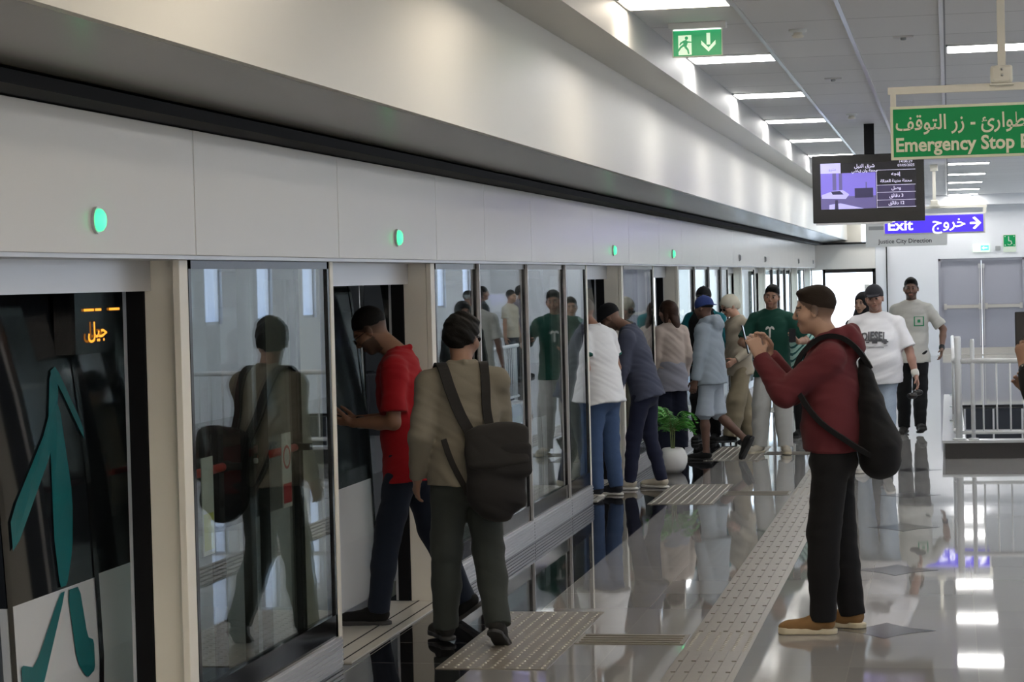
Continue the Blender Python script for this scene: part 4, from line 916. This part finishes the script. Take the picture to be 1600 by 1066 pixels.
    # ---- bottom
    if botm is not None:
        v = Vol(lo, hi, res); lw = legw
        if bottom == 'skirt':
            an_ = (anR+anL)/2; an_[2] = .16 if legw < 1.5 else .03; v.loft([(P0+A((0, 0, .10)), .15*S, .11*S), (P0+A((0, .0, -.08)), .18*S, .14*S), (an_, .17*S*lw, .15*S*lw)], V3(1, 0, 0), .03, (1, 1))
        else:
            Rp = V3(1, 0, 0); v.ecap(P0+A((0, 0, .02)), P0+A((0, 0, -.06)), (.148*gw*S, .108*gw*S), (.165*gw*S, .122*gw*S), Rp, 0)
            for hp_, kn, an in ((hipR, knR, anR), (hipL, knL, anL)):
                v.cone(hp_, kn, .094*S*gw**.7, .066*S*lw, .035)
                if bottom == 'shorts': v.cone(kn+(hp_-kn)*.3, kn+(an-kn)*.02, .078*S*lw, .088*S*lw, .03, True)
                else:
                    m_ = kn+(an-kn)*.45; v.cone(kn, m_, .066*S*lw, .060*S*lw, .02); v.cone(m_, an+(an-kn)*.02+V3(0, 0, -.008), .060*S*lw, .052*S*lw, .02, True)
            if bottom == 'shorts':
                for hp_, kn, an in ((hipR, knR, anR), (hipL, knL, anL)): v.cut(kn+(an-kn)*.03, nrm(an-kn)) if False else None
        v.wrinkle(.006*wr*S, len(label)*.37, .8)
        mk({'trousers': 'trousers', 'shorts': 'shorts', 'skirt': 'skirt'}[bottom], *v.mesh(), botm, root)
    if shoes:
        (uv, uf), (sv, sf) = shoe_geo(min(res, .006), shoek)
        for an, pr in ((anR, frp), (anL, flp)):
            R_ = Rz(rad(pr[1]))@Rx(-rad(pr[0])); tr_ = lambda p: (p-V3(0, -.015, .085))@R_.T*S+an
            s_ = mk('shoe', tr_(uv), uf, shoem, root); mk('sole', tr_(sv), sf, solem, s_)
    return root, dict(tp=tp, HP=HP, A=A, shR=shR, shL=shL, eR=eR, eL=eL, wR=wR, wL=wL, S=S, Rt=Rt, Rh=Rh, hc=hc, P0=P0, anR=anR, anL=anL)
def at_root(r, name, label, cat): return empty(name, r.location[:], r.rotation_euler[2], label, cat)
def vol_part(name, prims, m, parent, h=.006, wr=0):
    pts = []
    for p in prims:
        if p[0] == 'cone': pts += [np.array(p[1])-max(p[3:5]), np.array(p[1])+max(p[3:5]), np.array(p[2])-max(p[3:5]), np.array(p[2])+max(p[3:5])]
        elif p[0] == 'ell': pts += [np.array(p[1])-max(p[2]), np.array(p[1])+max(p[2])]
        else: r = max(*p[3], *p[4]); pts += [np.array(p[1])-r, np.array(p[1])+r, np.array(p[2])-r, np.array(p[2])+r]
    pts = np.array(pts); v = Vol(pts.min(0)-.04, pts.max(0)+.04, h)
    for p in prims: getattr(v, p[0])(*p[1:])
    if wr: v.wrinkle(wr, 2)
    return mk(name, *v.mesh(), m, parent)
def glasses(r, K, m='lens'):
    HP = K['HP']; mb = MB()
    for q in (-1, 1):
        vs = [HP(q*.033+.022*math.cos(t*PI/6), .101-.25*abs(.022*math.cos(t*PI/6)*q+.0), -.002+.016*math.sin(t*PI/6)) for t in range(12)]; mb.prism(vs, K['Rh']@V3(0, .004, 0), m); mb.tube([HP(q*.055, .092, .006), HP(q*.082, -.0, .004)], .002*K['S'], m, 6)
    mb.tube([HP(-.012, .104, .003), HP(.012, .104, .003)], .0025, m, 6); mb.build('glasses', None, r)
def strap(name, pts, w, t, m, parent, wdir):
    """flat webbing band through points, width w along wdir"""
    mb = MB(); pts = [np.array(p, float) for p in pts]; P = []
    for i in range(len(pts)-1):
        p0, p1, p2, p3 = pts[max(i-1, 0)], pts[i], pts[i+1], pts[min(i+2, len(pts)-1)]
        for j in range(6): t_ = j/6; P.append(.5*((2*p1)+(-p0+p2)*t_+(2*p0-5*p1+4*p2-p3)*t_**2+(-p0+3*p1-3*p2+p3)*t_**3))
    P.append(pts[-1]); vs = []; n = len(P)
    for i, p in enumerate(P):
        d = nrm(P[min(i+1, n-1)]-P[max(i-1, 0)]); u = nrm(np.array(wdir, float)-d*(np.array(wdir, float)@d)); k = np.cross(d, u)
        for a, b in ((-1, -1), (1, -1), (1, 1), (-1, 1)): vs.append(tuple(p+u*w/2*a+k*t/2*b))
    fs = [(i*4+a, i*4+(a+1) % 4, i*4+4+(a+1) % 4, i*4+4+a) for i in range(n-1) for a in range(4)]+[(0, 1, 2, 3), tuple((n-1)*4+a for a in range(4))]
    return mb.poly(vs, fs, '', False).build(name, m, parent)
MT.update({})
def C_(n, *a, **k): m = cloth(n, *a, **k); MT['cloth_'+n] = m; return m
# ---- 1 man in maroon hoodie filming with his phone
r, K = person('person', 'man in maroon hoodie and black trousers holding up a phone', (-.62, 11.6), 88, 1.80, .0055, skin=(.43, .27, .195), hp=3, hy=-2, hf=.035, lean=1, pel=(0, -.01, 0),
    footL=(-.10, .05, 0), footR=(.10, -.08, 0), flp=(0, 6), frp=(0, -10), armL=(-.055, .345, 1.40), armR=(.04, .315, 1.41), elL=(-.5, -.25, -1), elR=(.5, -.2, -1), handL=((.12, .35, .93), (.75, .35, -.2)), handR=((-.12, .30, .93), (-.75, .4, -.2)), curlL=(.5, .6, .35), curlR=(.5, .6, .35),
    hair='fade', hairm='hair_fade', top='hoodie', topm=C_('maroon', (.115, .022, .028)), hem=.925, botm=C_('black', (.008, .008, .009)), legw=1.28, shoem=C_('tan_shoe', (.24, .135, .055)), solem='sole_cream', shoek='run', wr=.75)
w = K['A']((-.005, .425, 1.49)); 
ph = at_root(r, 'phone', 'dark phone held upright by the man in the maroon hoodie', 'phone'); ph2 = MB().box(-.038, .038, -.004, .004, -.078, .078, '', .003).build('case', 'phone', ph); s_ = B('screen', 'phone_screen', ph, -.034, .034, -.0052, -.004, -.072, .072)
for o in (ph2, s_): o.location = w; o.rotation_euler = (rad(-12), 0, rad(6))
bg_ = at_root(r, 'backpack', 'black drawstring backpack hanging on the back of the man in maroon', 'backpack'); T = K['tp']
vol_part('bag', [('ecap', T(-.02, -.17, 1.36), T(-.02, -.20, 1.15), (.04, .03), (.12, .065), (1, 0, 0), 0), ('ecap', T(-.02, -.20, 1.15), T(-.02, -.235, .94), (.12, .065), (.17, .115), (1, 0, 0), .02), ('ecap', T(-.02, -.235, .94), T(-.02, -.235, .875), (.17, .115), (.165, .11), (1, 0, 0), .01)], C_('bag_black', (.006, .006, .007)), bg_, .006, .004)
strap('strap', [T(-.02, -.20, 1.34), T(-.105, -.14, 1.44), T(-.120, -.06, 1.497), T(-.125, .04, 1.49), T(-.145, .135, 1.40), T(-.19, .155, 1.27), T(-.215, .06, 1.10), T(-.20, -.10, .97), T(-.15, -.2, .90)], .05, .026, C_('bag_black', 0), bg_, (1, 0, 0))
strap('strap', [T(.0, -.20, 1.34), T(.105, -.14, 1.44), T(.120, -.06, 1.497), T(.125, .04, 1.49), T(.145, .135, 1.40), T(.19, .155, 1.27), T(.215, .06, 1.10), T(.20, -.10, .97), T(.13, -.2, .90)], .03, .008, C_('bag_black', 0), bg_, (1, 0, 0))
# ---- 2 man in red polo
r, K = person('person', 'bearded man in red polo looking down at his phone, stepping through the open door', (-2.93, 11.75), 92, 1.78, .0055, skin=(.25, .13, .08), lean=5, hp=36, hf=.055, pel=(0, .0, -.01),
    footL=(-.08, .17, 0), footR=(.08, -.28, .04), frp=(35, 0), flp=(0, 5), armL=(-.13, .27, 1.10), armR=(.10, .30, 1.10), elL=(-.4, -1, -.4), elR=(.4, -1, -.4), handL=((.15, .97, .12), (.55, -.1, .8)), handR=((-.2, .95, .1), (-.4, -.1, .9)), curlL=(.35, .5, .4),
    hair='short', beard=.75, top='polo', topm=C_('red', (.33, .008, .014)), hem=.79, sleeveL=.78, sleeveR=.78, botm=C_('denim_dark', (.012, .018, .032), bscale=180), legw=1.12, shoem=C_('shoe_black', (.008, .008, .008)), solem='sole_dark', wr=.9)
glasses(r, K)
ph = at_root(r, 'phone', 'dark phone in the hand of the man in red', 'phone'); o = MB().box(-.037, .037, -.076, .076, -.004, .004, '', .003).build('case', 'phone', ph); o.location = K['wL']+K['A']((.035, .13, .035)); o.rotation_euler = (rad(8), rad(-6), 0)
tag(vol_part('wristband', [('cone', K['wL']-K['A']((0, .05, 0)), K['wL']-K['A']((0, .035, 0)), .034, .034, 0)], 'phone', None, .005), 'dark wristband on the near wrist of the man in red', 'wristband')
wb = bpy.data.objects['wristband']; wb.location = r.location[:]; wb.rotation_euler = r.rotation_euler[:]
# ---- 3 man in olive shirt with backpack, seen from behind
r, K = person('person', 'man in olive shirt walking toward the open door, seen from behind', (-2.455, 11.05), 22, 1.70, .0055, skin=(.27, .15, .10), hy=-42, hp=4, lean=3, gw=1.05,
    footR=(.13, -.13, .05), footL=(-.10, .16, 0), frp=(32, -25), flp=(0, 10), armL=(-.25, .05, .89), armR=(.12, .26, .95), elR=(1, -.6, -.2), hair='curly', hairm='hair_black', top='shirt', topm=C_('olive_grey', (.185, .168, .130)), hem=.855,
    botm=C_('grey_green', (.040, .047, .043)), legw=1.30, shoem=C_('shoe_grey', (.025, .024, .022)), solem='sole_dark', wr=.85)
glasses(r, K, 'phone')
bg_ = at_root(r, 'backpack', 'black flap backpack slung low on the man in the olive shirt', 'backpack'); T = K['tp']
vol_part('bag', [('ecap', T(.12, -.215, 1.10), T(.125, -.225, .80), (.150, .075), (.150, .08), (1, 0, 0), 0), ('ecap', T(.125, -.225, .80), T(.10, -.225, .74), (.150, .08), (.11, .07), (1, 0, 0), .03), ('ecap', T(.17, -.255, 1.04), T(.17, -.26, .93), (.14, .06), (.135, .055), (1, 0, 0), .01)], C_('bag_grey', (.016, .015, .015)), bg_, .006, .003)
vol_part('flap', [('ecap', T(.125, -.245, 1.125), T(.135, -.285, .975), (.165, .055), (.16, .04), (1, 0, 0), 0)], C_('bag_flap', (.022, .021, .020)), bg_, .006, .003)
strap('strap', [T(.12, -.17, 1.10), T(.10, -.150, 1.24), T(.10, -.140, 1.36), T(.105, -.085, 1.475), T(.11, .02, 1.49), T(.12, .12, 1.38)], .045, .012, C_('bag_flap', 0), bg_, (1, 0, 0))
strap('strap', [T(.02, -.17, 1.10), T(-.04, -.155, 1.22), T(-.09, -.145, 1.36), T(-.115, -.085, 1.475), T(-.12, .02, 1.49), T(-.13, .12, 1.38)], .055, .012, C_('bag_flap', 0), bg_, (1, 0, 0))
strap('strap', [T(-.13, -.12, 1.10), T(-.09, -.14, .97), T(-.01, -.165, .80)], .03, .008, C_('bag_flap', 0), bg_, (1, 0, 0))
# ---- 4 man in white polo
r, K = person('person', 'grey-haired man in white polo and blue jeans leaning into the door', (-2.94, 18.75), 62, 1.72, .0085, skin=(.36, .19, .13), lean=9, hp=12, hf=.05, hy=15, gw=1.12, belly=.03,
    footL=(-.09, .02, 0), footR=(.10, -.05, 0), armL=(-.22, .20, 1.02), armR=(.2, .25, 1.0), hair='fade', hairm='hair_grey', top='polo', topm=C_('white', (.80, .80, .81)), trim=C_('trim_green', (.005, .09, .07)), hem=.80, botm=C_('denim_blue', (.055, .095, .19), bscale=180, var=.25), legw=1.2, shoem=C_('shoe_navy', (.02, .022, .03)), solem='sole_white', wr=.9)
# ---- 5 man in navy shirt, bending
r, K = person('person', 'man in black cap and navy shirt bending forward behind the white-polo man', (-2.69, 19.35), 84, 1.72, .0085, skin=(.20, .11, .075), lean=16, pel=(0, -.04, -.01), hp=42, hf=.06,
    footL=(-.08, .10, 0), footR=(.10, -.15, 0), frp=(0, -18), flp=(0, 8), armL=(-.24, .18, .80), armR=(.2, .3, .9), hair='cap', hairm=C_('cap_black', (.012, .012, .014)), beard=.5, top='shirt', topm=C_('navy_shirt', (.055, .062, .095)), hem=.82, botm=C_('navy', (.016, .019, .042)), legw=1.05, shoem=C_('shoe_cream', (.50, .45, .36)), solem='sole_white', wr=1.1)
# ---- 6 woman with long brown hair
r, K = person('person', 'woman with long brown hair and beige cardigan behind the potted palm', (-2.90, 23.2), 35, 1.62, .009, skin=(.45, .27, .2), gw=.92, hp=8, hy=35, footR=(.08, -.03, 0), footL=(-.08, .05, 0), armR=(.21, .06, .88), armL=(-.2, .08, .88),
    hair='long', hairm='hair_brown', top='long', topm=C_('beige_pink', (.50, .42, .37)), hem=.98, botm=C_('navy_dark', (.014, .017, .034)), legw=1.75, shoem=C_('shoe_black', 0), solem='sole_dark', wr=1.1)
v = Vol((-.35, -.3, .6), (.35, .3, 1.2), .009); T = K['tp']; v.loft([(T(0, 0, .72), .21, .165), (T(0, 0, 1.0), .165, .125), (T(0, 0, 1.12), .14, .1)], (1, 0, 0), .02, (1, 1)); v.wrinkle(.008, 4, .8); mk('tunic', *v.mesh(), C_('grey_lilac', (.32, .32, .37)), r)
# ---- 7 man in grey hoodie, blue cap, shorts
r, K = person('person', 'man in light grey hoodie, blue cap worn backwards and grey shorts walking', (-2.39, 22.35), 72, 1.66, .0085, skin=(.13, .07, .05), hp=6, hy=-8, lean=3, footL=(-.07, .04, 0), footR=(.09, -.34, .14), frp=(62, 0), kR=(0, 1, -.2), armL=(-.22, .08, .86), armR=(.22, .12, .86),
    hair='capback', hairm=C_('cap_blue', (.035, .06, .21)), top='hoodie', topm=C_('grey_blue', (.30, .35, .40)), hem=.82, bottom='shorts', botm=C_('short_grey', (.36, .41, .47)), legw=1.1, shoem=C_('shoe_black', 0), solem='sole_dark', wr=.9)
# ---- 8 man in black cap, teal sleeves
r, K = person('person', 'man in black cap and black vest with teal sleeves, behind the grey hoodie', (-2.72, 24.9), 172, 1.74, .01, skin=(.24, .13, .09), armR=(-.0, 0, 0) if False else (.30, .20, 1.22), elR=(.6, -.4, -1), handR=((.1, .3, .95), (-.4, .9, .1)), armL=(-.24, .1, .86), hair='cap', hairm=C_('cap_black', 0),
    top='long', topm=C_('teal', (.01, .16, .19)), hem=.86, botm=C_('black', 0), legw=1.2, shoem=C_('shoe_black', 0), solem='sole_dark')
v = Vol((-.35, -.3, .8), (.35, .3, 1.6), .01); T = K['tp']; v.loft([(T(0, 0, .84), .20, .15), (T(0, 0, 1.22), .19, .15), (T(0, 0, 1.36), .185, .135), (T(0, -.01, 1.44), .14, .10), (T(0, -.01, 1.49), .07, .07)], (1, 0, 0), .02, (1, 1)); mk('vest', *v.mesh(), C_('black', 0), r)
# ---- 9 woman in cream headscarf and sunglasses
r, K = person('person', 'woman in cream headscarf, sunglasses and beige vest looking down', (-2.30, 24.6), 128, 1.66, .009, skin=(.48, .28, .2), hp=24, hf=.03, gw=.92, lean=4, footR=(.07, -.16, 0), footL=(-.07, .20, 0), flp=(0, 0), frp=(20, 0), armL=(-.16, .17, .98), armR=(.2, .1, .88), hair='turban', hairm=C_('cream', (.50, .47, .38)),
    top='long', topm=C_('beige', (.42, .37, .29)), hem=.80, bottom='trousers', botm=C_('khaki', (.27, .225, .15)), legw=1.75, shoem=C_('shoe_black', 0), solem='sole_dark', wr=1.2)
glasses(r, K)
# ---- 10 man in green T-shirt
r, K = person('person', 'smiling man in dark green T-shirt and pale joggers facing the camera', (-1.83, 23.2), 176, 1.76, .008, skin=(.35, .19, .125), hp=4, hroll=-7, gw=1.03, footR=(.15, .02, 0), footL=(-.13, .10, 0), frp=(0, -22), flp=(0, 15), armR=(.16, .28, 1.10), armL=(-.30, .22, 1.16), elR=(.9, -.5, -.4), elL=(-.7, -.6, -.8), handR=((-.8, .5, .2), (-.2, .3, .9)), handL=((.3, .5, .6), (.8, .3, -.3)),
    hair='fade', hairm='hair_black', beard=.15, top='tee', topm=C_('dark_green', (.008, .055, .038)), hem=.80, sleeveR=.85, sleeveL=.85, botm=C_('jogger', (.48, .48, .46)), legw=1.5, shoem=C_('shoe_cream', 0), solem='sole_cream', wr=.9)
def print_on(r, K, body, build, cz, name, m):
    """project flat lettering onto the chest of a garment mesh"""
    from mathutils.bvhtree import BVHTree
    src = [c for c in r.children if c.name.split('.')[0] == body][0]; me = src.data
    bv = BVHTree.FromPolygons([v.co[:] for v in me.vertices], [p.vertices[:] for p in me.polygons])
    mb = MB(); build(mb); out = []; T = K['tp']; Rt = K['Rt']; d = Vector(-(Rt@V3(0, 1, 0)))
    for x, y, z in mb.v:
        o = Vector(T(-x, .6, cz+z)); h_ = bv.ray_cast(o, d, 2)
        out.append(tuple((h_[0] if h_[0] else o+d*.45)-d*.011))
    mb.v = out; return mb.build(name, m, src)
def tlogo(mb):
    for q in ([(-.011, -.075), (.011, -.075), (.009, .03), (-.009, .03)],):
        for k in range(6):
            z0, z1 = -.075+k*.0175, -.075+(k+1)*.0175; mb.poly([(-.010, 0, z0), (.010, 0, z0), (.010, 0, z1), (-.010, 0, z1)], [(0, 1, 2, 3)], '')
    for sd in (-1, 1):
        pts = [(0, .03), (.018, .045), (.036, .038), (.048, .018), (.044, .005), (.030, .012), (.020, .020), (.006, .022)]
        mb.poly([(sd*a, 0, b) for a, b in pts], [tuple(range(8))], '')
print_on(r, K, 't_shirt', tlogo, 1.28, 'palm_logo', 'label_white')
o = MB().box(-.035, .035, -.004, .004, -.07, .07, '', .003).build('phone', 'phone'); o.matrix_world = Matrix.Translation(r.location)@Matrix.Rotation(r.rotation_euler[2], 4, 'Z')@Matrix.Translation(K['wL']+V3(.04, .12, .07)); tag(o, 'phone held at chest height by the man in the green T-shirt', 'phone')
# ---- 11 person in mint striped T-shirt
r, K = person('person', 'person in mint striped top mostly hidden by the man in maroon', (-1.62, 25.4), 165, 1.66, .01, skin=(.4, .22, .15), armR=(.30, .08, .90), armL=(-.2, .1, .9), top='tee', topm=None, hair='short', botm=C_('black', 0), shoem=C_('shoe_black', 0), solem='sole_dark')
sm = C_('mint', (.30, .50, .44)); n = sm.node_tree; wv = n.nodes.new('ShaderNodeTexWave'); wv.bands_direction = 'DIAGONAL'; wv.inputs['Scale'].default_value = 9; wv.inputs['Distortion'].default_value = 2; t_ = n.nodes.new('ShaderNodeTexCoord'); rp = n.nodes.new('ShaderNodeValToRGB')
n.links.new(t_.outputs['Object'], wv.inputs['Vector']); n.links.new(wv.outputs['Fac'], rp.inputs[0]); rp.color_ramp.interpolation = 'CONSTANT'; rp.color_ramp.elements[0].color = (.02, .10, .10, 1); rp.color_ramp.elements[1].position = .3; rp.color_ramp.elements[1].color = (.38, .60, .54, 1); n.links.new(rp.outputs[0], n.nodes['Principled BSDF'].inputs['Base Color'])
T = K['tp']; v = Vol((-.45, -.3, .75), (.45, .35, 1.6), .01); v.loft([(T(0, 0, .82), .20, .15), (T(0, 0, 1.2), .18, .14), (T(0, 0, 1.36), .18, .12), (T(0, 0, 1.44), .13, .09), (T(0, 0, 1.48), .07, .07)], (1, 0, 0), .03, (1, 1))
for sh, e in ((K['shR'], K['eR']), (K['shL'], K['eL'])): v.cone(sh, sh+(e-sh)*.95, .075, .085, .03, True)
v.wrinkle(.006, 1); mk('t_shirt', *v.mesh(), sm, r)
# ---- 12 man in white T-shirt with lettering
r, K = person('person', 'stocky man in black cap, white lettered T-shirt and light jeans walking to camera', (-.68, 20.95), 176, 1.74, .0075, skin=(.36, .20, .15), gw=1.12, belly=.05, hroll=4, hp=2, footR=(.13, .06, 0), footL=(-.11, .30, .03), flp=(-22, 14), frp=(0, -8), armL=(-.37, .10, .90), armR=(.35, .05, .88), elL=(-1, -.5, 0),
    hair='cap', hairm=C_('cap_charcoal', (.022, .022, .028)), beard=.25, top='tee', topm=C_('white_tee', (.76, .76, .79)), hem=.84, sleeveR=.9, sleeveL=.9, botm=C_('denim_light', (.30, .36, .44), bscale=160, var=.25), legw=1.28, shoem=C_('shoe_white', (.48, .48, .46)), solem='sole_white', wr=.8)
def dies(mb):
    V, F, x0, x1 = text_geo('DIESEL', 1, .035); k = .235/(x1-x0)
    vs = []
    for a, b, _z in V: u = (a-x0)*k-.1175; vs.append((u, 0, b*.105+.03-1.1*u*u)); 
    mb.poly(vs, F, '')
    for u0, u1, z0, z1 in ((-.115, -.04, .018, .026), (-.05, .10, .010, .028), (-.02, .03, -.008, .012), (.07, .13, .0, .014), (-.075, -.045, -.004, .010), (.09, .115, -.014, .0)):
        mb.poly([(u0, 0, z0), (u1, 0, z0), (u1, 0, z1), (u0, 0, z1)], [(0, 1, 2, 3)], '')
    for j in range(18):
        u = -.12+j*.0135; mb.poly([(u, 0, -.030-.1*(u+.12)*0-.006*math.sin(j*.18)), (u+.0135, 0, -.030-.006*math.sin(j*.18+.18)), (u+.0135, 0, -.0335-.006*math.sin(j*.18+.18)), (u, 0, -.0335-.006*math.sin(j*.18))], [(0, 1, 2, 3)], '')
    for j in range(14): u = -.085+j*.0125; mb.poly([(u, 0, -.050), (u+.009, 0, -.050), (u+.009, 0, -.044), (u, 0, -.044)], [(0, 1, 2, 3)], '')
print_on(r, K, 't_shirt', dies, 1.22, 'lettering', 'text_dark')
w_ = vol_part('watch', [('cone', K['wL']+(K['eL']-K['wL'])*.08, K['wL']+(K['eL']-K['wL'])*.16, .036, .037, 0)], 'sole_white', None, .006); w_.location = r.location[:]; w_.rotation_euler = r.rotation_euler[:]; tag(w_, 'white watch on the wrist of the man in the lettered T-shirt', 'watch')
o = vol_part('sunglasses', [('ell', (0, .03, 0), (.05, .02, .03)), ('ell', (.05, .05, -.03), (.05, .02, .03))], 'lens', None, .007); o.matrix_world = Matrix.Translation(r.location)@Matrix.Rotation(r.rotation_euler[2], 4, 'Z')@Matrix.Translation(K['wL']+V3(-.02, .05, -.15)); tag(o, 'dark sunglasses dangling from the hand of the man in the lettered T-shirt', 'sunglasses')
# ---- 13 woman in black
r, K = person('person', 'woman in black robe and headscarf half hidden by the lettered T-shirt man', (-.86, 23.0), 150, 1.66, .01, skin=(.4, .25, .18), hair='hijab', hairm=C_('black', 0), top='long', topm=C_('black', 0), bottom='skirt', botm=C_('black', 0), legw=1.9, shoes=True, shoem=C_('shoe_black', 0), solem='sole_dark', pel=(0, 0, 0))
# ---- 14 far man in white T-shirt
r, K = person('person', 'tall man in plain off-white T-shirt with green chest pocket and black trousers', (-.43, 25.75), 178, 1.79, .0085, skin=(.20, .11, .08), gw=1.02, footR=(.11, -.06, 0), footL=(-.08, .22, 0), flp=(-12, 12), frp=(12, -12), armL=(-.33, .14, .95), armR=(.29, .02, .86), elL=(-1, -.6, 0), hair='fade', hairm='hair_black', beard=.5,
    top='tee', topm=C_('off_white', (.55, .54, .50)), hem=.80, sleeveR=.85, sleeveL=.85, botm=C_('black', 0), legw=1.25, shoem=C_('shoe_grey', 0), solem='sole_dark')
print_on(r, K, 't_shirt', lambda mb: [mb.poly([(x, 0, z), (x+w, 0, z), (x+w, 0, z+h), (x, 0, z+h)], [(0, 1, 2, 3)], m) for x, z, w, h, m in ((.03, -.06, .11, .012, 'exit_dim_green'), (.03, -.048, .012, .09, 'exit_dim_green'), (.128, -.048, .012, .09, 'exit_dim_green'), (.07, -.02, .032, .035, 'exit_dim_green'), (.03, .042, .11, .006, 'exit_dim_green'))], 1.27, 'pocket_trim', None)
w_ = vol_part('wristband', [('cone', K['wL']+(K['eL']-K['wL'])*.05, K['wL']+(K['eL']-K['wL'])*.12, .034, .034, 0)], 'phone', None, .007); w_.location = r.location[:]; w_.rotation_euler = r.rotation_euler[:]; tag(w_, 'dark wristband on the tall man in the off-white T-shirt', 'wristband')
# ---- 15 person just outside the right edge, only hand and phone in view
r, K = person('person', 'person in black sleeves at the right edge, only a raised hand with phone in view', (.615, 9.0), 90, 1.70, .0055, skin=(.33, .19, .13), armL=(-.08, .335, 1.52), armR=(.08, .30, 1.40), elL=(-.5, -.1, -1), elR=(.5, -.1, -1), handL=((.25, .10, .96), (.8, -.55, .1)), curlL=(.35, .5, .3), top='long', topm=C_('black', 0), botm=C_('black', 0), shoem=C_('shoe_black', 0), solem='sole_dark')
o = MB().box(-.004, .004, -.037, .037, -.076, .076, '', .003).build('phone', 'phone'); o.matrix_world = Matrix.Translation(r.location)@Matrix.Rotation(r.rotation_euler[2], 4, 'Z')@Matrix.Translation(K['wL']+V3(.05, -.0, .145)); tag(o, 'phone in the raised hand at the right edge of the view', 'phone')
w_ = vol_part('wristband', [('cone', K['wL']+(K['eL']-K['wL'])*.04, K['wL']+(K['eL']-K['wL'])*.10, .032, .033, 0)], 'phone', None, .005); w_.location = r.location[:]; w_.rotation_euler = r.rotation_euler[:]; tag(w_, 'dark wristband on the raised hand at the right edge', 'wristband')
# ---- people further right, seen mirrored in the glass
for lb, lc, th, hh, tm, bm_, hr in (('man in pale grey shirt mirrored in the screen glass, far right of the platform', (1.75, 35.2), 80, 1.72, ('pale', (.45, .46, .46)), ('black', 0), 'short'),
        ('man in dark jacket mirrored in the screen glass behind the stair', (2.15, 38.2), 60, 1.78, ('dark_jacket', (.03, .035, .035)), ('black', 0), 'short'),
        ('man in beige top mirrored in the screen glass behind the stair', (1.9, 39.5), 110, 1.70, ('beige', 0), ('denim_dark', 0), 'short'),
        ('man in mauve grey shirt mirrored in the screen glass behind the stair', (2.2, 42.0), 100, 1.76, ('mauve', (.13, .11, .14)), ('black', 0), 'thick')):
    person('person', lb, lc, th, hh, .014, top='tee', topm=C_(*tm), botm=C_(*bm_), hair=hr, shoem=C_('shoe_black', 0), solem='sole_dark')
for o in list(SC.objects):
    if '_top' in o: del o['_top']
